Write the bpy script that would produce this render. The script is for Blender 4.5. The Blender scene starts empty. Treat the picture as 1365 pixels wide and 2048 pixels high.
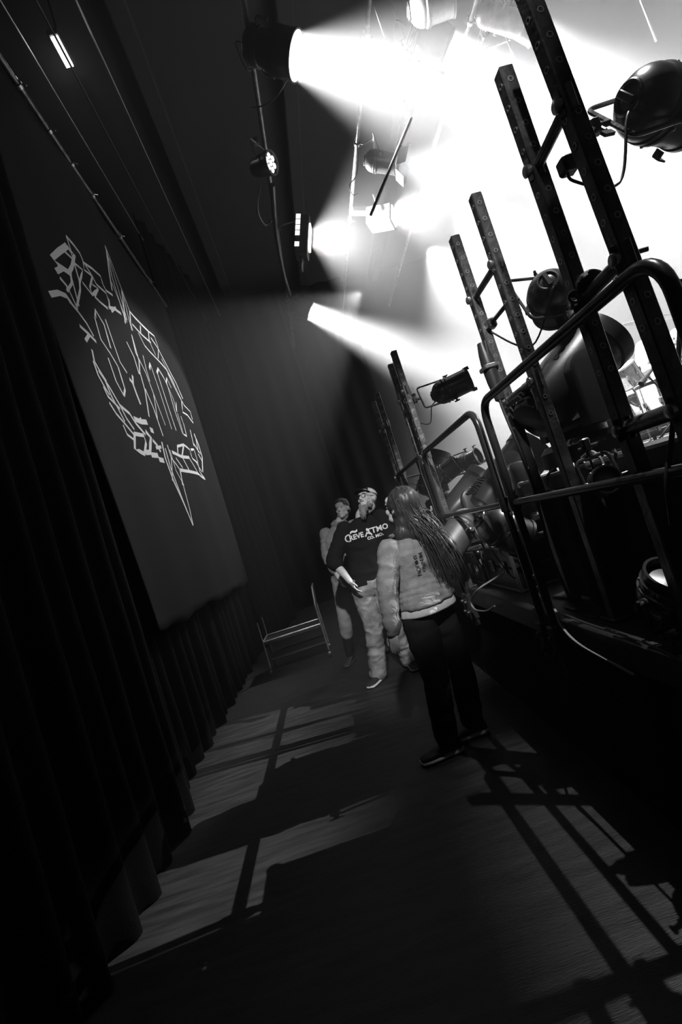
import bpy, math, random
from mathutils import Vector, Matrix, noise
from mathutils.bvhtree import BVHTree
V = Vector
SC = bpy.context.scene
COL = SC.collection
# ------------------------------------------------------------------ camera
FPX, CX, CY = 1000.0, 682.5, 1024.0
ROLL = math.radians(17.46)
_yc = V(((645-CX)/FPX, -(1080-CY)/FPX, -1.0)).normalized()
_zc = V((-math.sin(ROLL), math.cos(ROLL), 0.0)); _zc = (_zc - _yc*_zc.dot(_yc)).normalized()
_xc = _yc.cross(_zc)
CAMR = Matrix((_xc, _yc, _zc))
EYE = V((0.0, 0.0, 1.5))
cam_data = bpy.data.cameras.new('camera'); cam = bpy.data.objects.new('camera', cam_data); COL.objects.link(cam)
cam.matrix_world = Matrix.Translation(EYE) @ CAMR.to_4x4()
cam_data.sensor_fit = 'VERTICAL'; cam_data.sensor_height = 36.0; cam_data.lens = FPX/2048*36.0
cam_data.clip_start = 0.02; cam_data.clip_end = 200
SC.camera = cam
def at(px, py, X=None, Y=None, Z=None):
    """real place of something the photo shows, once one of its distances is known (metres)"""
    d = CAMR @ V(((px-CX)/FPX, -(py-CY)/FPX, -1.0))
    if X is not None: t = X/d.x
    elif Y is not None: t = Y/d.y
    else: t = (Z-EYE.z)/d.z
    return EYE + d*t
# ------------------------------------------------------------------ world, exposure, haze
w = bpy.data.worlds.new('dark hall'); SC.world = w; w.use_nodes = True
w.node_tree.nodes['Background'].inputs[0].default_value = (0, 0, 0, 1)
w.node_tree.nodes['Background'].inputs[1].default_value = 0.0
SC.view_settings.view_transform = 'Standard'; SC.view_settings.look = 'None'
SC.view_settings.gamma = 1.0; SC.view_settings.use_curve_mapping = False
SC.view_settings.exposure = 0.0
cy = SC.cycles
cy.max_bounces = 4; cy.diffuse_bounces = 1; cy.glossy_bounces = 2; cy.transmission_bounces = 2
cy.volume_bounces = 0; cy.transparent_max_bounces = 8
cy.caustics_reflective = False; cy.caustics_refractive = False
cy.sample_clamp_indirect = 3.0; SC.render.use_persistent_data = False
HAZE = 0.0115
# ------------------------------------------------------------------ lights (visible rig lamps, lamps inferred from their light, and added fills)
def lamp_light(name, loc, direction, size, power, spread, spot=False, blend=0.3):
    ld = bpy.data.lights.new(name, 'SPOT' if spot else 'AREA')
    if spot:
        ld.spot_size = math.radians(spread); ld.spot_blend = blend; ld.shadow_soft_size = size
    else:
        ld.shape = 'DISK'; ld.size = size; ld.spread = math.radians(spread)
    ld.energy = power
    o = bpy.data.objects.new(name, ld); COL.objects.link(o)
    o.rotation_euler = V(direction).to_track_quat('-Z', 'Y').to_euler(); o.location = loc
    return o
# rig lamps: name -> lens centre, beam direction, lens diameter, watts, spread
BEAM = (.77, .12, -.62)
RIG = {
 'wing_fresnel':  (at(591, 112, Z=6.0), (.79, -.12, -.59), .36, 1311, 58),
 'wing_beam':     (at(620, 622, Z=6.0), (.77, .10, -.62), .36, 1793, 32),
 'wing_flood':    (at(623, 476, Z=6.0), (.90, -.10, -.34), .30, 1100, 130),
 'mid_beam_a':    (at(893, 97, Z=6.0), BEAM, .32, 758, 34),
 'mid_beam_b':    (at(872, 184, Z=6.0), BEAM, .32, 827, 34),
 'mid_beam_c':    (at(1073, 60, Z=6.0), BEAM, .26, 413, 30),
 'mid_par':       (at(797, 328, Z=5.95), (.85, -.15, -.5), .26, 552, 70),
 'mid_box':       (at(790, 432, Z=6.0), (.8, -.35, -.3), .40, 896, 120),
}
for _k, (_p, _d, _s, _w, _sp) in RIG.items():
    lamp_light('beam_' + _k, _p + V(_d).normalized()*.02, _d, _s, _w, _sp)
# added fill lights without fixtures that brighten the stage haze
for _p, _t, _w, _c in [((4.4, 3.0, 6.4), (7.5, 5.0, .8), 3639, 100), ((4.6, 6.0, 6.6), (7.6, 7.5, .8), 9000, 110),
                   ((4.4, 9.0, 6.8), (7.0, 10.5, .8), 22000, 104), ((4.4, 11.2, 7.2), (7.2, 11.5, .8), 22000, 104), ((4.0, 1.6, 6.0), (7.5, 3.2, .8), 1400, 90)]:
    lamp_light('haze_fill_light', _p, V(_t)-V(_p), .12, _w, _c, spot=True, blend=1.0)
CROSS = V((7.0, 3.1, 6.0)); STREAK = V((2.0, 1.5, 6.1))
lamp_light('cross_stage_lamp', CROSS, V((-.95, 3.55, 0))-CROSS, .02, 11500, 20, spot=True, blend=.3)
lamp_light('banner_fill_light', (2.2, 9.5, 5.9), V((-1.4, 7.0, 3.2))-V((2.2, 9.5, 5.9)), .05, 950, 49, spot=True, blend=.35)  # added light that brightens the banner, without a fixture
lamp_light('people_lamp', (.25, -2.0, 4.9), V((.40, 4.0, 1.4))-V((.25, -2.0, 4.9)), .08, 1900, 21, spot=True, blend=.6)
lamp_light('aisle_streak_lamp', STREAK, V((.60, 1.6, .2))-STREAK, .02, 900, 30, spot=True, blend=.5)

# ------------------------------------------------------------------ materials
def mat(name, col=0.05, rough=0.6, metal=0.0, var=0.0, scale=8.0, bump=0.0, bscale=60.0, spec=0.5, stretch=None):
    m = bpy.data.materials.new(name); m.use_nodes = True
    nt = m.node_tree; b = nt.nodes['Principled BSDF']
    c = (col, col, col, 1)
    b.inputs['Base Color'].default_value = c
    b.inputs['Roughness'].default_value = rough; b.inputs['Metallic'].default_value = metal
    b.inputs['Specular IOR Level'].default_value = spec
    if var or bump:
        tc = nt.nodes.new('ShaderNodeTexCoord'); mp = nt.nodes.new('ShaderNodeMapping')
        nt.links.new(tc.outputs['Object'], mp.inputs[0])
        if stretch: mp.inputs['Scale'].default_value = stretch
        if var:
            n = nt.nodes.new('ShaderNodeTexNoise'); n.inputs['Scale'].default_value = scale; n.inputs['Detail'].default_value = 5
            nt.links.new(mp.outputs[0], n.inputs['Vector'])
            r = nt.nodes.new('ShaderNodeValToRGB')
            lo = max(0, col*(1-var)); hi = min(1, col*(1+var))
            r.color_ramp.elements[0].position = .3; r.color_ramp.elements[1].position = .7
            r.color_ramp.elements[0].color = (lo, lo, lo, 1); r.color_ramp.elements[1].color = (hi, hi, hi, 1)
            nt.links.new(n.outputs[0], r.inputs[0]); nt.links.new(r.outputs[0], b.inputs['Base Color'])
        if bump:
            n2 = nt.nodes.new('ShaderNodeTexNoise'); n2.inputs['Scale'].default_value = bscale; n2.inputs['Detail'].default_value = 4
            nt.links.new(mp.outputs[0], n2.inputs['Vector'])
            bp = nt.nodes.new('ShaderNodeBump'); bp.inputs['Strength'].default_value = bump; bp.inputs['Distance'].default_value = .02
            nt.links.new(n2.outputs[0], bp.inputs['Height']); nt.links.new(bp.outputs[0], b.inputs['Normal'])
    return m
def glow(name, strength):
    m = bpy.data.materials.new(name); m.use_nodes = True; nt = m.node_tree
    nt.nodes.remove(nt.nodes['Principled BSDF'])
    e = nt.nodes.new('ShaderNodeEmission'); e.inputs[1].default_value = strength
    nt.links.new(e.outputs[0], nt.nodes['Material Output'].inputs[0]); return m
M = dict(
    floor=mat('worn black stage floor', .026, .5, var=.55, scale=3, bump=.25, bscale=25, stretch=(1.2, 9, 1)),
    deck=mat('black plywood deck', .04, .45, var=.4, scale=5, bump=.2, bscale=30, stretch=(1, 6, 1)),
    wall=mat('dark painted wall', .007, .9, var=.2, scale=2),
    drape=mat('black serge drape', .005, .95, var=.3, scale=30, bump=.3, bscale=200, spec=.1),
    skirt=mat('black riser skirt', .012, .95, spec=.1),
    banner=mat('dark banner cloth', .014, .9, var=.12, scale=14, bump=.15, bscale=160, spec=.1),
    paint=mat('white banner paint', .97, .8),
    black=mat('black powder coat', .022, .38, var=.3, scale=20, bump=.05, bscale=90),
    steel=mat('scuffed dark steel tube', .13, .38, metal=.7, var=.5, scale=14, bump=.12, bscale=60),
    rail=mat('black gloss rail tube', .03, .28, metal=.2, var=.25, scale=10),
    chrome=mat('worn bright metal', .55, .3, metal=.9, var=.2, scale=30),
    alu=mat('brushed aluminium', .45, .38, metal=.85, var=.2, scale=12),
    can=mat('satin black lamp can', .13, .28, metal=.8, var=.3, scale=9, bump=.03, bscale=40),
    plastic=mat('black moulded plastic', .035, .33, var=.15, scale=8, bump=.04, bscale=220),
    cable=mat('black rubber cable', .03, .42),
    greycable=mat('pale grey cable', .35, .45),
    tape=mat('black cloth tape', .02, .55, bump=.4, bscale=80),
    glass=mat('dark lens glass', .02, .12, spec=.8),
    drumwrap=mat('pale drum wrap', .6, .3, var=.3, scale=50),
    skin=mat('skin', .42, .55, var=.08, scale=30),
    skinp=mat('paler skin', .5, .55, var=.08, scale=30),
    hair=mat('dark long hair', .035, .42, var=.5, scale=40, stretch=(6, 6, .6)),
    beard=mat('grey beard', .2, .8, var=.4, scale=60),
    sweat=mat('heather grey sweatshirt', .20, .95, var=.14, scale=24, bump=.25, bscale=120, spec=.1),
    shirtw=mat('white undershirt', .55, .9, spec=.1),
    leggings=mat('black trousers', .014, .9, spec=.15),
    tee=mat('black tee cotton', .012, .95, spec=.1),
    print=mat('white shirt print', .8, .8),
    darkprint=mat('dark shirt print', .015, .8),
    jeans=mat('washed denim', .28, .95, var=.45, scale=9, bump=.2, bscale=150, spec=.1),
    hoodie=mat('pale grey hooded top', .22, .95, var=.15, scale=20, spec=.1),
    chino=mat('light trousers', .25, .95, var=.1, spec=.1),
    shoe=mat('dark sneaker', .03, .6), sole=mat('white rubber sole', .75, .5),
    capd=mat('dark cap cloth', .02, .9, spec=.1), capw=mat('pale cap mesh', .6, .9, var=.2, scale=120),
    eyew=mat('eye white', .6, .3), eyed=mat('dark iris', .01, .2),
    wood=mat('pale plywood', .4, .6, var=.3, scale=6, stretch=(1, 8, 1)),
    label=mat('white paper label', .7, .7),
    cymbal=mat('bronze cymbal', .2, .35, metal=.7, var=.15, scale=40),
    glow=glow('lit lens', 6), glowled=glow('lit led cells', 1.3), glowwork=glow('lit work light', 8),
)
# ------------------------------------------------------------------ mesh builder
def basis(d, up=None):
    d = V(d).normalized(); a = V(up) if up is not None else (V((0, 0, 1)) if abs(d.z) < .95 else V((0, 1, 0)))
    x = a.cross(d)
    if x.length < 1e-5: x = V((1, 0, 0)).cross(d)
    x.normalize(); return x, d.cross(x).normalized(), d
class MB:
    def __init__(s): s.v = []; s.f = []
    def add(s, vs, fs):
        n = len(s.v); s.v += [V(p) for p in vs]; s.f += [tuple(i+n for i in f) for f in fs]; return s
    def box(s, c, size, rot=None, bev=0.0):
        """box with chamfered vertical-independent corners when bev is given"""
        hx, hy, hz = size[0]/2, size[1]/2, size[2]/2
        if bev <= 0:
            vs = [V((x, y, z)) for z in (-hz, hz) for y in (-hy, hy) for x in (-hx, hx)]
            fs = [(0, 2, 3, 1), (4, 5, 7, 6), (0, 1, 5, 4), (2, 6, 7, 3), (0, 4, 6, 2), (1, 3, 7, 5)]
        else:
            b = min(bev, hx*.9, hy*.9, hz*.9); vs = []; idx = {}
            for sx in (-1, 1):
                for sy in (-1, 1):
                    for sz in (-1, 1):
                        for ax in range(3):
                            p = [sx*(hx-b), sy*(hy-b), sz*(hz-b)]; p[ax] = (sx*hx, sy*hy, sz*hz)[ax]
                            idx[(sx, sy, sz, ax)] = len(vs); vs.append(V(p))
            fs = []
            for ax in range(3):
                o1, o2 = [a for a in range(3) if a != ax]
                for sg in (-1, 1):
                    q = []
                    for u, v_ in ((-1, -1), (1, -1), (1, 1), (-1, 1)):
                        k = [0, 0, 0]; k[ax] = sg; k[o1] = u; k[o2] = v_; q.append(idx[(*k, ax)])
                    fs.append(tuple(q))
            for ax in range(3):
                o1, o2 = [a for a in range(3) if a != ax]
                for u in (-1, 1):
                    for v_ in (-1, 1):
                        q = []
                        for sg, which in ((-1, o1), (1, o1), (1, o2), (-1, o2)):
                            k = [0, 0, 0]; k[ax] = sg; k[o1] = u; k[o2] = v_; q.append(idx[(*k, which)])
                        fs.append(tuple(q))
            for sx in (-1, 1):
                for sy in (-1, 1):
                    for sz in (-1, 1): fs.append(tuple(idx[(sx, sy, sz, a)] for a in range(3)))
        R = rot if rot is not None else Matrix.Identity(3)
        return s.add([V(c) + R @ p for p in vs], fs)
    def bar(s, a, b, w, h, up=(0, 0, 1), bev=0.0):
        a, b = V(a), V(b); x, y, d = basis(b-a, up)
        return s.box((a+b)/2, (w, h, (b-a).length), Matrix((x, y, d)).transposed(), bev)
    def rings(s, rs, cap=True, n=None):
        n = len(rs[0]); base = len(s.v)
        for r in rs: s.v += [V(p) for p in r]
        for i in range(len(rs)-1):
            for k in range(n):
                a = base+i*n+k; b = base+i*n+(k+1) % n
                s.f.append((a, b, b+n, a+n))
        if cap:
            s.f.append(tuple(base+k for k in range(n-1, -1, -1)))
            s.f.append(tuple(base+(len(rs)-1)*n+k for k in range(n)))
        return s
    def lathe(s, o, d, prof, n=32, cap=True, up=None):
        """prof: list of (distance along d, radius)"""
        x, y, d = basis(d, up); o = V(o)
        return s.rings([[o + d*t + (x*math.cos(2*math.pi*k/n) + y*math.sin(2*math.pi*k/n))*max(r, 1e-4) for k in range(n)] for t, r in prof], cap)
    def tube(s, pts, r, n=10, cap=True):
        pts = [V(p) for p in pts]; rs = r if isinstance(r, (list, tuple)) else [r]*len(pts)
        d = (pts[1]-pts[0]).normalized(); x, y, _ = basis(d); out = []
        for i, p in enumerate(pts):
            if i == 0: t = pts[1]-pts[0]
            elif i == len(pts)-1: t = pts[-1]-pts[-2]
            else: t = (pts[i]-pts[i-1]).normalized() + (pts[i+1]-pts[i]).normalized()
            if t.length < 1e-7: t = d
            t.normalize(); x = (x - t*x.dot(t)); x.normalize(); y = t.cross(x)
            out.append([p + (x*math.cos(2*math.pi*k/n) + y*math.sin(2*math.pi*k/n))*rs[i] for k in range(n)])
        return s.rings(out, cap)
    def ball(s, c, r, n=16, m=10, R=None):
        r = V((r, r, r)) if isinstance(r, (int, float)) else V(r); R = R or Matrix.Identity(3); rings = []
        for i in range(1, m):
            a = math.pi*i/m
            rings.append([V(c) + R @ V((r.x*math.sin(a)*math.cos(2*math.pi*k/n), r.y*math.sin(a)*math.sin(2*math.pi*k/n), -r.z*math.cos(a))) for k in range(n)])
        return s.rings(rings)
    def torus(s, c, d, R, r, n=28, m=8, a0=0, a1=2*math.pi, up=None):
        x, y, d = basis(d, up); full = abs(a1-a0-2*math.pi) < 1e-4
        pts = [V(c) + (x*math.cos(a0+(a1-a0)*k/n) + y*math.sin(a0+(a1-a0)*k/n))*R for k in range(n+1)]
        return s.tube(pts, r, m, cap=not full)
    def mesh(s, name):
        me = bpy.data.meshes.new(name); me.from_pydata([tuple(p) for p in s.v], [], s.f); me.update(); me.validate(); return me
    def build(s, name, m, parent=None, smooth=40, **k):
        me = s.mesh(name); return link_mesh(me, name, m, parent, smooth, **k)
def link_mesh(me, name, m, parent=None, smooth=40, label=None):
    o = bpy.data.objects.new(name, me); COL.objects.link(o)
    me.materials.append(M[m] if isinstance(m, str) else m)
    if smooth:
        me.polygons.foreach_set('use_smooth', [True]*len(me.polygons))
        if smooth < 180: me.set_sharp_from_angle(angle=math.radians(smooth))
    adopt(o, parent)
    if label: o['label'] = label
    return o
def adopt(o, parent):
    if parent is not None:
        o.parent = parent
        if parent.type == 'EMPTY' and parent.parent is None: o.matrix_parent_inverse = Matrix.Translation(-parent.location)
def tag(o, label, cat, group=None, kind=None):
    o['label'] = label; o['category'] = cat
    if group: o['group'] = group
    if kind: o['kind'] = kind
    return o
def thing(name, label, cat, loc, group=None):
    o = bpy.data.objects.new(name, None); COL.objects.link(o); o.empty_display_size = .1
    o.location = V(loc); return tag(o, label, cat, group)
def struct(name, mb, m, smooth=40):
    o = mb.build(name, m, None, smooth); o['kind'] = 'structure'; return o
def curve_pts(pts, sub=6):
    """Catmull-Rom through pts"""
    P = [V(p) for p in pts]; P = [P[0]*2-P[1]] + P + [P[-1]*2-P[-2]]; out = []
    for i in range(1, len(P)-2):
        for k in range(sub):
            t = k/sub; a, b, c, d = P[i-1:i+3]
            out.append(.5*((2*b) + (c-a)*t + (2*a-5*b+4*c-d)*t*t + (3*b-a-3*c+d)*t**3))
    out.append(P[-2]); return out
def fillet(pts, r, k=6):
    """polyline with rounded corners"""
    P = [V(p) for p in pts]; out = [P[0]]
    for i in range(1, len(P)-1):
        a = (P[i-1]-P[i]); b = (P[i+1]-P[i]); rr = min(r, a.length*.45, b.length*.45)
        p0 = P[i]+a.normalized()*rr; p1 = P[i]+b.normalized()*rr
        for j in range(k+1):
            t = j/k; out.append(p0*(1-t)**2 + P[i]*2*t*(1-t) + p1*t*t)
    out.append(P[-1]); return out

# ------------------------------------------------------------------ the hall
STZ = 0.80; SX = 0.95; RZ = 1.47                   # stage height, stage edge, riser height
struct('floor', MB().box((3, 5, -.05), (20, 22, .1)), 'floor')
struct('ceiling', MB().box((3, 5, 8.95), (20, 22, .1)), 'wall')
struct('wall_left', MB().box((-4.05, 5, 4.45), (.1, 20, 8.9)), 'wall')
struct('wall_right', MB().box((12.05, 5, 4.45), (.1, 20, 8.9)), 'wall')
struct('wall_back', MB().box((4, 15.05, 4.45), (16.2, .1, 8.9)), 'wall')
struct('wall_front', MB().box((4, -5.05, 4.45), (16.2, .1, 8.9)), 'wall')
for i, x in enumerate((-2.6, -.45, 1.7, 3.9)):
    struct('trim_%d' % (i+1), MB().box((x, 5, 8.75), (.25, 19.9, .3), bev=.02), 'wall')
st = MB().box(((SX+11.9)/2, 5, STZ-.02), (11.9-SX, 19.8, .04))
o = st.build('stage_deck', 'deck'); o['kind'] = 'structure'
fc = MB().box((SX+.06, 5, STZ/2-.02), (.04, 19.8, STZ-.04))
for k in range(16): fc.box((SX+.05, -4.4+k*1.24, STZ/2-.02), (.03, .03, STZ-.05))
o = fc.build('stage_fascia', 'skirt'); o['kind'] = 'structure'
tr = MB().box((SX+.015, 5, STZ-.05), (.03, 19.8, .12), bev=.006)
o = tr.build('trim_5', 'black'); o['kind'] = 'structure'
# haze that fills the hall
nt = w.node_tree; vs = nt.nodes.new('ShaderNodeVolumeScatter')
vs.inputs['Color'].default_value = (1, 1, 1, 1); vs.inputs['Density'].default_value = HAZE; vs.inputs['Anisotropy'].default_value = 0.45
nt.links.new(vs.outputs[0], nt.nodes['World Output'].inputs['Volume'])

# risers on the stage
def riser(name, label, x0, x1, y0, y1, z):
    t = thing(name, label, 'riser', ((x0+x1)/2, (y0+y1)/2, STZ))
    MB().box(((x0+x1)/2, (y0+y1)/2, z-.04), (x1-x0+.04, y1-y0+.04, .08), bev=.008).build('deck_top', 'deck', t)
    MB().bar((x0-.021, y0, z-.006), (x0-.021, y1, z-.006), .012, .012).bar((x0, y1+.021, z-.006), (x1, y1+.021, z-.006), .012, .012).build('edge_trim', 'alu', t)
    for cx_, cy_ in ((x0-.015, y1+.015), (x0-.015, (y0+y1)/2+.2), (x0-.015, y0-.015)):
        MB().ball((cx_, cy_, z-.012), (.022, .03, .018), 12, 8).build('metal_corner', 'chrome', t)
    sk = MB(); n = int((x1-x0+y1-y0)*30); per = []
    for (ax, ay, bx, by) in ((x0, y0, x1, y0), (x1, y0, x1, y1), (x1, y1, x0, y1), (x0, y1, x0, y0)):
        m = max(8, int(math.hypot(bx-ax, by-ay)*18))
        for k in range(m):
            u = k/m; nx, ny = (by-ay), -(bx-ax); L = math.hypot(nx, ny)
            off = .012*math.sin(k*1.35)*(1+.4*math.sin(k*.31)) - .02
            per.append((ax+(bx-ax)*u+nx/L*off, ay+(by-ay)*u+ny/L*off))
    sk.rings([[V((p[0], p[1], zz)) for p in per] for zz in (STZ+.004, STZ+.3, z-.081)], cap=False)
    sk.build('skirt', 'skirt', t, 60)
    return t
riser('side_riser', 'tall black-skirted riser at the stage edge behind the guard rail', 1.165, 2.2, .9, 2.72, RZ)
riser('drum_riser', 'wide black riser under the drum kit', 3.0, 7.5, 3.0, 8.4, 1.44)

# ------------------------------------------------------------------ drapes, banner
def drape(name, label, p0, p1, z0, z1, amp=.05, wl=.28, m='drape', seed=0, group=None, thick=.012, slack=0):
    rnd = random.Random(seed); p0, p1 = V(p0), V(p1); L = (p1-p0).length; d = (p1-p0)/L; nrm = V((d.y, -d.x))
    n = int(L/wl*14); nz = 24; mb = MB(); ph = rnd.random()*9
    front = []; 
    for j in range(nz+1):
        z = z0+(z1-z0)*j/nz; row = []
        for i in range(n+1):
            u = L*i/n; sl = (1-j/nz)
            o_ = amp*(.65+.35*sl)*(math.sin(2*math.pi*u/wl+ph+.5*math.sin(u*1.7)) + .45*math.sin(2*math.pi*u/wl*.43+ph*2+.6*math.sin(z*.9)))
            o_ += .01*noise.noise(V((u*2, z*1.5, seed)))
            row.append(V((p0.x+d.x*u+nrm.x*o_, p0.y+d.y*u+nrm.y*o_, z)))
        front.append(row)
    nn = n+1; vs = [p for r in front for p in r]; bk = [p - V((nrm.x, nrm.y, 0))*thick for p in vs]
    fs = []; T = len(vs)
    for j in range(nz):
        for i in range(n):
            a = j*nn+i; fs.append((a, a+1, a+nn+1, a+nn)); fs.append((T+a, T+a+nn, T+a+nn+1, T+a+1))
    for i in range(n): fs.append((i, T+i, T+i+1, i+1)); a = nz*nn+i; fs.append((a, a+1, T+a+1, T+a))
    for j in range(nz): a = j*nn; fs.append((a, a+nn, T+a+nn, T+a)); a += n; fs.append((a, T+a, T+a+nn, a+nn))
    mb.add(vs+bk, fs)
    o = mb.build(name, m, None, 180)
    return tag(o, label, 'curtain', group)
G = 'black drapes along the left wall'
drape('stage_drape', 'black pleated drape on the left, nearest, in front of the banner edge', (-1.40, -1.2), (-1.40, 3.55), .01, 6.24, seed=1, group=G)
drape('stage_drape', 'long black pleated drape hanging behind and below the banner', (-1.58, 3.7), (-1.58, 8.7), .01, 6.3, seed=2, group=G)
drape('stage_drape', 'black drape beyond the far edge of the banner', (-1.5, 8.9), (-1.1, 11.6), .01, 8.2, seed=3, wl=.4, amp=.06, group=G)
drape('stage_drape', 'dark grey drape closing the far end of the aisle behind the men', (-1.0, 12.6), (.75, 12.9), .01, 8.2, seed=4, wl=.5, amp=.07, group=G)
drape('stage_drape', 'tall drape at far left of the stage opening', (.85, 13.1), (2.6, 13.3), .82, 8.2, seed=5, wl=.5, amp=.07, group=G)

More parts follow.
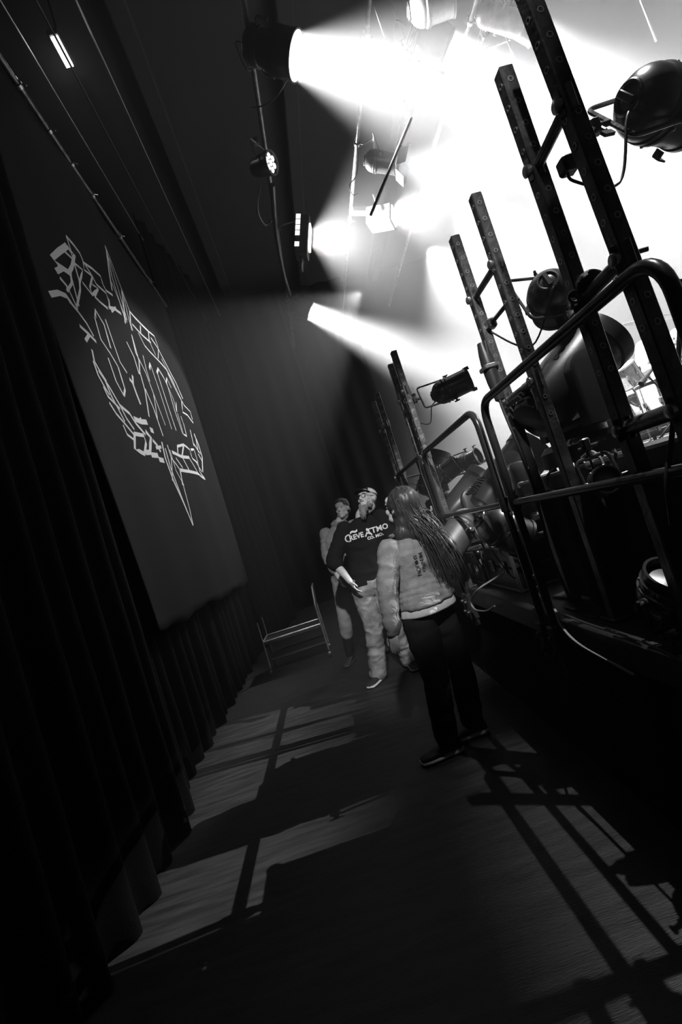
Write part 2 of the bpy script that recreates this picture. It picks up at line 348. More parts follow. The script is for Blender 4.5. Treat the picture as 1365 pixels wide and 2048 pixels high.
BXP = -1.40
BZ0, BZ1 = 1.2, 6.2
def banner_off(y, z):
    return .018*math.sin(y*2.1+z*.5) + .012*math.sin(y*5.3+1+.4*z)*(1-.5*(z-BZ0)/5) + .05*max(0, 4.8-y)**2*math.sin(z*.8+1)
def make_banner():
    y0, y1 = 3.72, 8.6; ny, nz = 90, 60; vs = []; bk = []
    for j in range(nz+1):
        for i in range(ny+1):
            y = y0+(y1-y0)*i/ny; z = BZ0+(BZ1-BZ0)*j/nz
            if j == 0: z += .02*math.sin(y*3.7)+.012*math.sin(y*9.1)
            vs.append(V((BXP+banner_off(y, z), y, z))); bk.append(V((BXP+banner_off(y, z)-.008, y, z)))
    T = len(vs); nn = ny+1; fs = []
    for j in range(nz):
        for i in range(ny):
            a = j*nn+i; fs.append((a, a+1, a+nn+1, a+nn)); fs.append((T+a, T+a+nn, T+a+nn+1, T+a+1))
    for i in range(ny): fs.append((i, T+i, T+i+1, i+1)); a = nz*nn+i; fs.append((a, a+1, T+a+1, T+a))
    for j in range(nz): a = j*nn; fs.append((a, a+nn, T+a+nn, T+a)); a += ny; fs.append((a, T+a, T+a+nn, a+nn))
    t = thing('stage_banner', 'large dark cloth banner with a white spiky line logo hanging from the left pipe', 'banner', (BXP, 6.1, BZ0))
    MB().add(vs+bk, fs).build('cloth', 'banner', t, 180)
    # the painted line logo, strokes read off the photograph and laid on the cloth
    S = [  # (width cm, points in the 1179x2048 view of region 80,440)
     # upper left block work
     (5, (165,100),(205,150),(245,205),(265,250)), (3, (165,100),(190,175),(215,265)), (8, (172,158),(135,190),(105,225),(150,285),(192,322)),
     (6, (172,158),(190,190),(215,215),(205,290),(190,330)), (4, (160,190),(205,240)), (7, (130,310),(160,292),(140,290)),
     (5, (150,350),(185,400),(200,440)), (4, (200,320),(210,390),(190,435)), (7, (102,450),(150,442),(190,465),(215,510)),
     (5, (215,510),(250,560)), (4, (215,265),(250,385)), (4, (215,265),(265,310),(250,385)), (3, (200,330),(255,530)), (3, (200,430),(250,550)),
     (4, (250,385),(255,430),(245,530)), (4, (250,560),(300,640),(340,720)), (5, (265,650),(310,700),(355,755)), (5, (300,745),(318,705)),
     # top band of bricks, left half
     (4, (270,265),(320,300),(370,350),(385,400)), (4, (265,250),(275,310),(320,345)), (4, (275,270),(325,350),(350,400)), (4, (265,385),(325,465)),
     (4, (325,350),(310,420),(325,465)), (4, (325,465),(360,425),(325,400)), (4, (350,400),(405,455),(420,500)), (4, (340,475),(375,510),(420,550)),
     (4, (360,425),(340,475)), (4, (420,490),(430,550)), (4, (385,400),(405,440),(440,470)), (5, (425,545),(450,550),(490,585)), (4, (440,570),(460,545)),
     # upper spike
     (5, (392,165),(400,200),(405,250)), (4, (392,165),(430,260),(500,440),(548,570)), (4, (405,250),(415,330),(435,440)), (3, (405,215),(430,350),(515,630)),
     (3, (415,240),(470,430),(525,625)), (3, (430,390),(490,540),(525,640)), (4, (495,440),(505,540),(515,645)), (4, (548,570),(548,640),(560,690)),
     (3, (500,440),(530,590),(555,690)),
     # top band, right half
     (5, (548,570),(610,625),(675,690)), (4, (560,650),(620,700),(690,760)), (4, (625,655),(625,700)), (4, (675,690),(680,750)),
     (4, (605,700),(650,780),(715,850),(790,925),(820,980)), (4, (675,690),(715,720),(740,790)), (4, (690,730),(740,800),(790,890)), (3, (680,750),(720,840)),
     (3, (740,800),(735,860)), (4, (740,800),(795,900),(850,1010),(890,1110)), (3, (760,860),(830,990),(885,1120)), (3, (800,950),(870,1090),(900,1150)),
     (3, (820,980),(860,1070)), (4, (885,1120),(895,1190),(920,1210),(950,1260)), (3, (900,1150),(930,1190),(945,1240)),
     # letters
     (5, (345,600),(345,558),(400,650),(442,795)), (4, (340,600),(380,740),(440,830),(488,910)), (5, (488,910),(510,980),(532,1050),(525,1090)),
     (4, (525,1090),(475,1000),(425,855)), (4, (407,615),(450,740),(500,880),(542,948)), (6, (557,985),(575,1010),(600,1080),(625,1145)), (5, (572,965),(578,1015)),
     (4, (528,758),(570,850),(605,960)), (4, (553,715),(580,830),(640,950),(700,1110),(765,1278)), (4, (553,715),(600,880),(608,960)),
     (4, (628,845),(645,930),(667,1005)), (4, (605,940),(640,1060),(672,1222)), (4, (640,1050),(690,1170),(750,1345)), (3, (690,1090),(715,1240)),
     (6, (673,925),(682,890)), (4, (682,890),(740,1060),(815,1298)), (6, (727,950),(735,922),(770,980)), (4, (730,950),(790,1140),(845,1308)),
     (4, (770,980),(830,1110),(850,1190)), (5, (785,1010),(790,980),(820,1040)), (4, (785,1000),(835,1180),(885,1328)), (4, (850,1130),(850,1190)),
     (5, (880,1215),(900,1270),(915,1340)), (4, (855,1200),(890,1330),(915,1340)),
     # lower left band
     (4, (335,800),(350,870),(380,930),(420,1000)), (4, (345,870),(375,960),(415,1040),(440,1085)), (4, (375,930),(440,1040),(500,1150)), (4, (405,1030),(430,1090),(500,1170)),
     (4, (440,1130),(480,1200),(520,1250),(590,1335)), (4, (500,1150),(540,1230),(590,1300)), (4, (415,1000),(450,1090),(530,1250)),
     (5, (500,1150),(560,1200),(600,1260),(660,1330)), (8, (590,1232),(630,1250),(665,1255)), (8, (625,1225),(640,1260)), (4, (520,1270),(545,1330),(590,1365)),
     (7, (590,1325),(592,1420),(655,1450)), (6, (590,1325),(650,1335),(665,1380),(655,1450)), (8, (660,1310),(690,1350),(690,1440),(660,1440)), (8, (683,1300),(700,1312)),
     (6, (700,1365),(725,1400),(745,1440)), (8, (697,1455),(735,1462)), (5, (720,1415),(745,1410)), (8, (740,1485),(765,1495)),
     # lower spike
     (5, (745,1380),(770,1480),(820,1620),(880,1760),(937,1900)), (4, (937,1900),(915,1800),(880,1670),(855,1560)), (4, (775,1400),(800,1480),(860,1560)),
     (4, (765,1420),(800,1540),(870,1730),(930,1885)), (3, (790,1430),(830,1560),(880,1650)), (3, (800,1480),(815,1620)), (4, (860,1560),(870,1650)),
     # lower right bricks
     (6, (805,1445),(880,1470),(925,1475)), (5, (850,1405),(890,1395),(930,1425),(945,1480)), (5, (850,1405),(850,1450)), (5, (890,1395),(880,1470)),
     (6, (860,1555),(920,1560),(985,1575)), (5, (880,1470),(925,1555)), (4, (925,1480),(985,1575)), (5, (940,1425),(965,1420),(990,1500)), (4, (945,1480),(990,1505)),
     (4, (940,1300),(965,1400)), (5, (960,1325),(985,1390),(1010,1470),(1020,1560)), (4, (970,1350),(990,1440)), (4, (990,1450),(1015,1500)), (5, (990,1505),(1000,1560),(1035,1605)),
     (5, (985,1575),(1035,1605)), (4, (960,1380),(1000,1450)), (4, (975,1500),(1015,1560)), (4, (830,1480),(880,1540)),
    ]
    lg = MB()
    for s in S:
        wd = s[0]/100*.72; pts = []
        for q in s[1:]:
            p = at(80+q[0]*380/1179, 440+q[1]*660/2048, X=BXP); pts.append((p.y, p.z))
        fine = []
        for a, b in zip(pts, pts[1:]):
            k = max(1, int(math.dist(a, b)/.12))
            fine += [(a[0]+(b[0]-a[0])*i/k, a[1]+(b[1]-a[1])*i/k) for i in range(k)]
        fine.append(pts[-1]); vs = []; fs = []
        for i, (y, z) in enumerate(fine):
            a = fine[max(0, i-1)]; b = fine[min(len(fine)-1, i+1)]; dy, dz = b[0]-a[0], b[1]-a[1]; L = math.hypot(dy, dz) or 1
            hw = wd/2; ny_, nz_ = -dz/L*hw, dy/L*hw
            for sg in (1, -1):
                yy, zz = y+ny_*sg, z+nz_*sg; vs.append(V((BXP+banner_off(yy, zz)+.004, yy, zz)))
            if i: k = 2*i; fs.append((k-2, k-1, k+1, k))
        lg.add(vs, fs)
    lg.build('painted_logo', 'paint', t, 0)
make_banner()
def pipe(name, label, a, b, r, m='steel', cat='pipe', group=None, clamps=()):
    if not clamps:
        return tag(MB().tube([a, b], r, 14).build(name, m), label, cat, group)
    t = thing(name, label, cat, (V(a)+V(b))/2, group); MB().tube([a, b], r, 14).build('tube', m, t)
    for c in clamps:
        c = V(c); mb = MB().tube([c+V((0, -.02, 0)), c+V((0, .02, 0))], r*1.45, 14).box(c+V((0, 0, r*1.6)), (.03, .04, .06), bev=.006)
        mb.tube([c+V((r*1.3, 0, -.01)), c+V((r*2.6, 0, -.03))], .008, 8)
        mb.build('clamp', 'chrome', t)
    return t
pipe('banner_pipe', 'long black pipe with bright clamps that carries the banner', (-1.4, .5, 6.28), (-1.4, 8.75, 6.28), .028, 'steel',
     clamps=[(-1.4, y, 6.28) for y in (4.43, 4.93, 5.38, 5.88, 6.7, 7.9)])
pipe('ceiling_conduit', 'thin metal conduit left of the small work light', (-1.5, 2, 7.8), (-1.5, 14, 7.8), .012, 'alu', 'conduit')
pipe('ceiling_conduit', 'thin metal conduit right of the small work light', (-.78, 2, 7.8), (-.78, 14, 7.8), .010, 'alu', 'conduit')
pipe('ceiling_conduit', 'dark conduit running just past the work light', (-1.12, 2, 7.55), (-1.12, 14, 7.55), .012, 'cable', 'conduit')
pw = at(125, 105, Z=7.9)
t = thing('work_light', 'small glowing rectangular work light high up on the left', 'lamp', pw)
MB().box(pw+V((0, 0, .05)), (.12, .42, .07), bev=.01).build('housing', 'black', t)
MB().box(pw+V((0, 0, .005)), (.085, .36, .02)).build('tube_cover', 'glowwork', t)
MB().bar(pw+V((0, .08, .08)), (pw.x, pw.y+.08, 8.9), .02, .02).build('bracket', 'black', t)
lo = lamp_light('work_lamp', pw-V((0, 0, .02)), (0, 0, -1), .1, 2.5, 170); adopt(lo, None)
for i in range(3):
    y = 9.6+i*.0
t = thing('equipment_trolley', 'low dark trolley with thin metal rails standing by the drape', 'trolley', (-.72, 6.9, 0))
f = MB(); x0, x1, y0, y1 = -1.15, -.35, 6.7, 7.2
for x in (x0, x1):
    for y in (y0, y1): f.tube([(x, y, .1), (x, y, .72)], .012, 8)
f.tube([(x0, y0, .45), (x1, y0, .45), (x1, y1, .45), (x0, y1, .45), (x0, y0, .45)], .012, 8)
f.tube([(x1, y0, .7), (x1+.03, y0, .95), (x1+.03, y1, .95), (x1, y1, .7)], .012, 8)
f.build('frame', 'alu', t)
MB().box(((x0+x1)/2, (y0+y1)/2, .42), (x1-x0, y1-y0, .03), bev=.006).build('shelf', 'black', t)
MB().box(((x0+x1)/2, (y0+y1)/2, .2), (x1-x0, y1-y0, .03), bev=.006).build('shelf', 'black', t)
for x in (x0, x1):
    for y in (y0, y1): MB().tube([(x-.015, y, .05), (x+.015, y, .05)], .05, 14).build('caster', 'plastic', t)

# ------------------------------------------------------------------ guard rails along the stage edge
RT, RM = 1.905, 1.39
def guard_rail(label, ya, yb, near_round=.12):
    t = thing('guard_rail', label, 'railing', (SX, (ya+yb)/2, STZ), 'tubular guard rails along the stage edge')
    x = SX
    MB().tube(fillet([(x, ya, STZ-.28), (x, ya, RT), (x, yb, RT), (x, yb, STZ-.28)], .11, 8), .0195, 14).build('frame', 'rail', t)
    MB().tube([(x, ya, RM), (x, yb, RM)], .017, 12).build('middle_rail', 'rail', t)
    for y in (ya, yb):
        MB().tube([(x, y, RM-.035), (x, y, RM+.035)], .026, 12).build('joint_collar', 'rail', t)
        MB().box((x+.0, y, STZ-.13), (.075, .07, .2), bev=.008).tube([(x-.055, y, STZ-.09), (x-.03, y, STZ-.09)], .014, 8).tube([(x-.055, y, STZ-.17), (x-.03, y, STZ-.17)], .014, 8).build('socket', 'black', t)
guard_rail('nearest guard rail panel of bent black tube at the right edge', 1.10, 2.405)
guard_rail('second guard rail panel of bent black tube, beside the long-haired woman', 2.535, 3.84)
guard_rail('farthest guard rail panel, half hidden by the long hair', 3.93, 5.2)

# ------------------------------------------------------------------ side-light ladders (pairs of square posts)
def post_mb(x, y, z0, z1, w=.048, lean=(0, 0), holes=True):
    mb = MB(); a = V((x, y, z0)); b = V((x+lean[0], y+lean[1], z1)); h = w/2; L = (b-a).length; d = (b-a)/L
    mb.bar(a, b, w, w, up=(0, 1, 0), bev=.004)
    if holes:
        k = 0.05
        while k < L-.9:
            c = b-d*k
            for nrm in ((-1, 0, 0), (0, -1, 0)):
                mb.lathe(c+V(nrm)*(h-.003), nrm, [(0, .010), (.0045, .010), (.0045, .006), (.001, .006)], 10)
            k += .075
    return mb
def ladder(label, x1, y1, x2, y2, top, rungs, z0=None, lean1=(0, 0), lean2=(0, 0)):
    z0 = STZ+.004
    t = thing('lighting_ladder', label, 'lighting stand', ((x1+x2)/2, (y1+y2)/2, z0), 'pairs of upright posts carrying side lamps')
    for (x, y, ln, tt) in ((x1, y1, lean1, top[0]), (x2, y2, lean2, top[1])):
        p = post_mb(x, y, z0, tt, lean=ln).build('post', 'steel', t)
        p.data.materials.append(M['alu'])
        for f in p.data.polygons[26:]: f.material_index = 1
        MB().box((x, y, z0+.006), (.088, .11, .012), bev=.003).build('base_plate', 'steel', t)
    for z, r in rungs:
        f1 = (z-z0)/(top[0]-z0); f2 = (z-z0)/(top[1]-z0)
        a = V((x1+lean1[0]*f1, y1+lean1[1]*f1, z)); b = V((x2+lean2[0]*f2, y2+lean2[1]*f2, z))
        g = MB().tube([a+(b-a).normalized()*.02, b-(b-a).normalized()*.02], r, 12).build('rung', 'steel', t)
        for c in (a, b):
            MB().lathe(c+V((-.03, 0, .0)), (-1, 0, 0), [(-.01, .019), (.008, .019), (.011, .015)], 18).build('bolt_head', 'chrome', t)
            MB().tube([c-V((0, 0, .035)), c+V((0, 0, .035))], .034, 4).build('clamp_block', 'steel', t)
    return t
ladder('nearest lighting ladder, thick dark posts rising past the top right corner', 1.0, 1.235, 1.005, 1.505, (2.80, 2.76), [(2.42, .017), (1.97, .02), (1.545, .024)], lean1=(-.02, .03))
ladder('second lighting ladder, scuffed perforated posts in front of the tall moving head', 1.10, 2.11, 1.10, 2.44, (2.75, 2.765), [(2.43, .016), (1.885, .018)])
ladder('third lighting ladder with a side-on lamp, above the guard rail corner', .99, 3.89, 1.01, 4.2, (2.76, 2.76), [(2.43, .016), (1.9, .016)])
ladder('farthest lighting ladder, pale and faint in the haze', .98, 5.02, .98, 5.34, (2.76, 2.76), [(2.43, .016), (1.9, .016)])

# ------------------------------------------------------------------ par cans
def par_can(name, label, c, axis, R, L, yoke_dir, piv=None, clamp_to=None, m='can', yoke_len=None, shutters=3, group='black par lamps', bell=1.0, yoke_m='steel', lit=False, seed=0, lens='glass', cable=True):
    """c = centre of the body, axis = way the light leaves, yoke_dir = way the U bracket reaches"""
    c = V(c); d = V(axis).normalized(); yd = V(yoke_dir); yd = (yd - d*yd.dot(d)*0).normalized()
    pv = d.cross(yd).normalized(); rnd = random.Random(seed)
    t = thing(name, label, 'stage lamp', c, group)
    h = L/2
    # round-backed body
    prof = [(-h, .001)] + [(-h+R*.95*(1-math.cos(a)), R*bell*math.sin(a)) for a in [i*math.pi/16 for i in range(1, 9)]]
    z0 = -h+R*.95
    prof += [(z0+.01, R*bell), (z0+.012, R*1.05), (z0+.022, R*1.07), (z0+.026, R*1.0), (z0+.04, R*1.0), (z0+.042, R*1.05), (z0+.052, R*1.06), (z0+.056, R*.99), (h-.02, R*.97), (h-.018, R*1.02), (h, R*1.03), (h, R*.92), (h-.03, R*.9)]
    MB().lathe(c, d, prof, 40, cap=False).build('lamp_body', m, t, 50)
    g = MB().lathe(c, d, [(h-.04, R*.93), (h-.03, R*.7), (h-.022, 0.001)], 32, cap=False)
    g.build('lens', 'glow' if lit else lens, t, 60)
    # lamp-holder vent, back handle
    b = MB().torus(c-d*(h-.005), d, R*.42, .007, 24, 8); b.bar(c-d*(h+.004)-pv*R*.33, c-d*(h+.004)+pv*R*.33, .022, .014, up=d, bev=.003)
    b.build('back_handle', m, t)
    # rivets and front clips
    rv = MB()
    for k in range(6):
        a = k*math.pi/3+.3; x, y, _ = basis(d); r_ = x*math.cos(a)+y*math.sin(a)
        rv.ball(c+d*(z0+.047)+r_*R*1.05, .006, 8, 6)
    rv.build('rivet_ring', 'chrome', t)
    for k in range(shutters):
        a = k*2*math.pi/max(1, shutters)+.6+seed; x, y, _ = basis(d); r_ = x*math.cos(a)+y*math.sin(a)
        MB().bar(c+d*(h-.02)+r_*R*1.04, c+d*(h-.02)+r_*R*1.28, R*.34, .006, up=d).bar(c+d*(h-.02)+r_*R*1.28, c+d*(h+.012)+r_*R*1.28, R*.34, .006, up=r_).build('gel_clip', m, t)
    # yoke
    yl = yoke_len or R*2.1; w_ = R*1.22
    p0 = c+pv*w_; p1 = c-pv*w_
    MB().tube(fillet([p0, p0+yd*yl, p1+yd*yl, p1], .03, 5), .0075, 8).build('yoke', yoke_m, t)
    for s, p in ((1, p0), (-1, p1)):
        k = MB().lathe(p-pv*s*(R*.2), pv*s, [(0, .016), (R*.2, .016), (R*.2+.004, .009), (R*.2+.03, .009)], 14)
        k.bar(p+pv*s*.03-d*.022, p+pv*s*.03+d*.022, .012, .012, up=pv, bev=.003); k.build('tilt_knob', m, t)
    hk = c+yd*yl
    MB().tube([hk, hk+yd*.04], .010, 10).box(hk+yd*.05, (.03, .03, .05), bev=.005).tube([hk+yd*.04+pv*.03, hk+yd*.04-pv*.04], .007, 8).bar(hk+yd*.045-pv*.07, hk+yd*.045-pv*.045, .035, .01).build('hook_clamp', yoke_m, t)
    if clamp_to is not None:
        MB().tube([hk+yd*.05, V(clamp_to)], .011, 8).box(V(clamp_to), (.05, .05, .05), bev=.008).build('mounting_arm', yoke_m, t)
    if cable:
        s0 = c-d*(h-.03)+pv*0+V((0, 0, -R*.4)); e = clamp_to if clamp_to is not None else hk+yd*.06
        e = V(e); mid = (s0+e)/2
        MB().tube(curve_pts([s0, s0-d*.06+V((0, 0, -.03)), mid+V((0, 0, -.14-.05*rnd.random())), e+V((0, 0, -.05)), e], 8), .0045, 8).build('power_cable', 'cable', t)
    return t
CL = '; '
# near ladder lamp
P1 = at(1318, 212, Y=1.46); 
par_can('par_can', 'largest par lamp, shiny round back, top right beside the nearest posts', P1, (.93, .33, -.16), .10, .28, (-1, .0, -.05), clamp_to=(1.03, 1.4, 2.34), yoke_len=.17, seed=1)
P2 = at(1103, 592, Y=2.28)
par_can('par_can', 'dark par lamp seen from its round back between the second ladder and the rail', P2, (.42, .80, -.28), .104, .26, (-.93, -.25, .05), clamp_to=(1.12, 2.40, 2.27), yoke_len=.19, seed=2)
P3 = at(903, 776, Y=4.0)
par_can('par_can', 'side-on par lamp with its dark lens facing right, over the rail corner', P3, (.94, -.28, .10), .098, .33, (-1, .12, 0), clamp_to=(1.02, 4.1, 2.28), yoke_len=.26, seed=.4, shutters=4)
par_can('par_can', 'upper one of the two small par lamps behind the second rail', at(938, 922, Y=5.35), (.7, -.7, .12), .095, .26, (-.9, .3, 0), seed=3, shutters=3, clamp_to=(1.02, 5.2, 1.86))
par_can('par_can', 'lower one of the two small par lamps behind the second rail, showing bright rings', at(893, 945, Y=5.0), (.85, -.45, .35), .10, .30, (-.5, .3, -.8), seed=4, shutters=3, yoke_len=.2)
# floor lamps lying on the cases below the second rail
q = at(922, 1062, Y=3.55)
par_can('floor_par', 'pale short-nosed par lamp tilted left below the second rail', q, (-.78, -.25, -.5), .115, .36, (.3, .1, -1), seed=5, shutters=0, m='alu', group='lamps standing on the stage deck', yoke_len=.17)
q = at(1003, 1057, Y=3.1)
par_can('floor_par', 'round-backed par lamp with banded rings beside the double rail post', q, (.72, .1, -.62), .125, .33, (.1, .1, -1), seed=6, shutters=0, group='lamps standing on the stage deck', yoke_len=.20)
q = at(1322, 1190, Y=1.62)
par_can('floor_par', 'small par lamp low at the right edge with glinting rim and cable', q+V((.02, 0, 0)), (.15, -.55, .75), .085, .17, (0, 0, -1), seed=7, shutters=0, m='can', lens='alu', group='lamps standing on the stage deck', yoke_len=.105)
q = at(1243, 945, Y=1.98)
par_can('floor_par', 'small par lamp with bright ring rim hung in front of the riser skirt', V((1.04, q.y-.2, q.z)), (-.25, -.95, .12), .05, .12, (0, .2, 1), seed=8, shutters=0, lens='label', m='can', group='lamps standing on the stage deck', yoke_len=.1)

# ------------------------------------------------------------------ rig over the stage
pipe('rig_pipe', 'long lighting pipe along the stage edge hung with the left row of lamps', (.78, 2.5, 6.34), (.78, 12.4, 6.34), .028, 'steel', clamps=[(.78, y, 6.34) for y in (4.6, 6.1, 7.5, 9.9)])
pipe('rig_pipe', 'second lighting pipe over the stage carrying the barn-door lamp', (2.0, 2.5, 6.34), (2.0, 12.0, 6.34), .028, 'steel', clamps=[(2.0, y, 6.34) for y in (4.9, 6.3, 7.9)])
pipe('rig_pipe', 'third lighting pipe over the stage, lost in the bright haze', (3.3, 2.5, 6.5), (3.3, 12.0, 6.5), .028, 'steel', clamps=[(3.3, y, 6.5) for y in (5.2, 5.7)])
ba, bb = at(742, 430, Y=5.2), at(823, 235, Y=4.3)
t = thing('sloping_bar', 'thin dark bar end crossing the haze beside the barn-door lamp', 'bar', (ba+bb)/2)
MB().tube([ba, bb], .016, 12).build('bar_tube', 'cable', t)
MB().tube([bb, V((bb.x, bb.y, 8.79))], .003, 6).build('hanging_wire', 'cable', t)
def beam_fixture(name, label, key, body=.45, m='plastic', pipe_at=None, group='lamps throwing beams over the stage', finned=True):
    p, d, s, wt, sp = RIG[key]; d = V(d).normalized(); r = s/2+.02
    t = thing(name, label, 'stage lamp', p-d*body/2, group)
    x, y, _ = basis(d)
    prof = [(-body, .001), (-body, r*.62), (-body+.03, r*.72)]
    for k in range(5): prof += [(-body+.04+k*.022, r*.72), (-body+.045+k*.022, r*.82), (-body+.055+k*.022, r*.82), (-body+.06+k*.022, r*.72)]
    prof += [(-body*.55, r*.8), (-body*.4, r), (-.012, r), (-.006, r*1.04), (.015, r*1.04), (.015, r*.96), (-.01, r*.95)]
    MB().lathe(p, d, prof, 36, cap=False).build('housing', m, t, 50)
    MB().lathe(p, d, [(-.012, r*.95), (-.008, r*.5), (-.006, .001)], 32, cap=False).build('lens', 'glow', t, 60)
    hang = V(pipe_at) if pipe_at is not None else p+V((-.3, 0, .34))
    c = p-d*body*.5; pv = d.cross(hang-c).normalized(); w_ = r*1.2; up = (hang-c); up = up.normalized(); yl = (hang-c).length-.08
    MB().tube(fillet([c+pv*w_, c+pv*w_+up*yl, c-pv*w_+up*yl, c-pv*w_], .04, 5), .011, 8).build('yoke', 'steel', t)
    MB().box(hang-V((0, 0, .0)), (.06, .05, .09), bev=.008).build('pipe_clamp', 'steel', t)
    MB().tube(curve_pts([p-d*body, p-d*(body+.12)+V((0, .05, .04)), hang+V((-.12, .12, -.12)), hang+V((0, .25, 0))], 8), .006, 8).build('power_cable', 'cable', t)
    return t
beam_fixture('wash_spotlight', 'biggest spotlight at the top, its bright oval lens beside the black', 'wing_fresnel', .5, pipe_at=(.80, 4.62, 6.30))
beam_fixture('beam_spotlight', 'small spotlight throwing a clean cone of light toward the posts', 'wing_beam', .42, pipe_at=(.80, 10.0, 6.30))
beam_fixture('beam_spotlight', 'washed-out spotlight upper of the pair right of centre, top', 'mid_beam_a', .45, pipe_at=(2.5, 5.2, 6.45))
beam_fixture('beam_spotlight', 'washed-out spotlight lower of the pair right of centre, top', 'mid_beam_b', .45, pipe_at=(2.5, 5.72, 6.45))
beam_fixture('beam_spotlight', 'washed-out spotlight farthest right along the top', 'mid_beam_c', .42, pipe_at=(3.5, 5.35, 6.45))
# led par facing the aisle
p = at(541, 326, Z=5.98); d = (EYE+V((.5, 3.0, -1.5))-p).normalized(); d = V((.80, -.52, -.35)).normalized()
t = thing('led_par', 'round lamp with seven lit cells facing the aisle, on the left pipe', 'stage lamp', p)
MB().lathe(p, d, [(-.26, .001), (-.26, .08), (-.2, .11), (-.03, .13), (.0, .135), (.03, .135), (.03, .12), (.0, .118)], 32, cap=False).build('housing', 'plastic', t, 50)
MB().lathe(p, d, [(.0, .12), (.002, .001)], 32, cap=False).build('face_plate', 'black', t)
x, y, _ = basis(d)
for k in range(7):
    c = p+d*.006 + (V((0, 0, 0)) if k == 6 else (x*math.cos(k*math.pi/3)+y*math.sin(k*math.pi/3))*.072)
    MB().lathe(c, d, [(0, .036), (.006, .033), (.01, .001)], 6, cap=False).build('led_cell', 'glowled', t)
MB().tube(fillet([p-d*.1+x*.15, p-d*.1+x*.15+V((0, 0, .28)), p-d*.1-x*.15+V((0, 0, .28)), p-d*.1-x*.15], .04), .01, 8).box(p-d*.1+V((0, 0, .31)), (.05, .05, .08)).build('yoke', 'steel', t)
# flood strip with shutters
p, dd, s, wt, sp = RIG['wing_flood']; dd = V(dd).normalized()
t = thing('flood_fixture', 'narrow box flood lamp with a row of lit slats on its back edge', 'stage lamp', p)
up = V((-.10, .0, 1.0)).normalized(); xx, yy, _ = basis(dd, up); R3 = Matrix((xx, yy, dd)).transposed()
MB().box(p-dd*.13, (.22, .62, .2), R3, bev=.012).build('housing', 'plastic', t)
MB().box(p-dd*.02, (.18, .36, .02), R3).build('lens', 'glow', t)
for k in range(6):
    if k == 4: continue
    MB().box(p-dd*.20-xx*.112+yy*(.27-.085*k), (.012, .07, .07), R3).build('lit_slat', 'glowled', t)
MB().tube([p-dd*.13+yy*.3, V((.8, p.y, 6.32))], .012, 8).box((.8, p.y, 6.30), (.06, .05, .08)).build('bracket', 'steel', t)
q = p-dd*.13-yy*.42
MB().box(q, (.10, .19, .05), R3, bev=.01).box(q, (.06, .15, .056), R3).tube([q+yy*.09, q+yy*.2], .008, 8).build('driver_box', 'plastic', t)
# barn-door par and box flood over the stage
p, dd, s, wt, sp = RIG['mid_par']; dd = V(dd).normalized()
t = par_can('barndoor_par', 'chrome-glinting par lamp with barn doors, in the haze at top centre', p-dd*.24, dd, .135, .44, (0, 0, 1), m='can', lit=True, yoke_len=.3, shutters=0, group='lamps throwing beams over the stage')
hkp = p-dd*.24+V((0, 0, .34)); MB().tube([hkp, V((2.0, hkp.y, 6.34))], .012, 8).build('hanging_arm', 'steel', t)
x, y, _ = basis(dd)
for k in range(4):
    r_ = (x, -x, y, -y)[k]; MB().bar(p+r_*.14, p+r_*.22+dd*.12, .22, .006, up=dd.cross(r_).cross(r_)).build('barn_door', 'black', t)
p, dd, s, wt, sp = RIG['mid_box']; dd = V(dd).normalized()
t = thing('box_flood', 'grey rectangular flood lamp pointing down right, below the barn-door lamp', 'stage lamp', p)
up = V((0, 0, 1)); xx, yy, _ = basis(dd, up); R3 = Matrix((xx, yy, dd)).transposed()
MB().box(p-dd*.22+yy*0, (.36, .26, .4), R3, bev=.015).build('housing', 'plastic', t)
MB().box(p-dd*.015, (.3, .2, .02), R3).build('lens', 'glow', t)
MB().tube(fillet([p-dd*.2+xx*.21, p-dd*.2+xx*.21+V((0, 0, .3)), p-dd*.2-xx*.21+V((0, 0, .3)), p-dd*.2-xx*.21], .04), .011, 8).build('yoke', 'steel', t)
MB().bar(p-dd*.25+yy*.12, V((2.0, p.y+.05, 6.3)), .12, .10, bev=.01).build('hanging_arm', 'plastic', t)
p = at(862, 8, Z=5.9)
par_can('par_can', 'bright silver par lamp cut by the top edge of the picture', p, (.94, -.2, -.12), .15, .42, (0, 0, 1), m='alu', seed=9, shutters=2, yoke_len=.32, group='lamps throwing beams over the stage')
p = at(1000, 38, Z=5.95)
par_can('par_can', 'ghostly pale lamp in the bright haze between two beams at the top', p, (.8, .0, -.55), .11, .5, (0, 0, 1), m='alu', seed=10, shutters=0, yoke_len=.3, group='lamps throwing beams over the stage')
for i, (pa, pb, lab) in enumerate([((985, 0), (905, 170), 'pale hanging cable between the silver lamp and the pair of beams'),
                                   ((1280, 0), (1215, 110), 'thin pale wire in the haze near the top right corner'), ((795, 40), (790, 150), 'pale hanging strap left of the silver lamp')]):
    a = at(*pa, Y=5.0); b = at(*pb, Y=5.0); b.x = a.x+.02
    tag(MB().tube([a+V((0, 0, .4)), b], .009, 8).build('hanging_cable', 'greycable'), lab, 'cable')
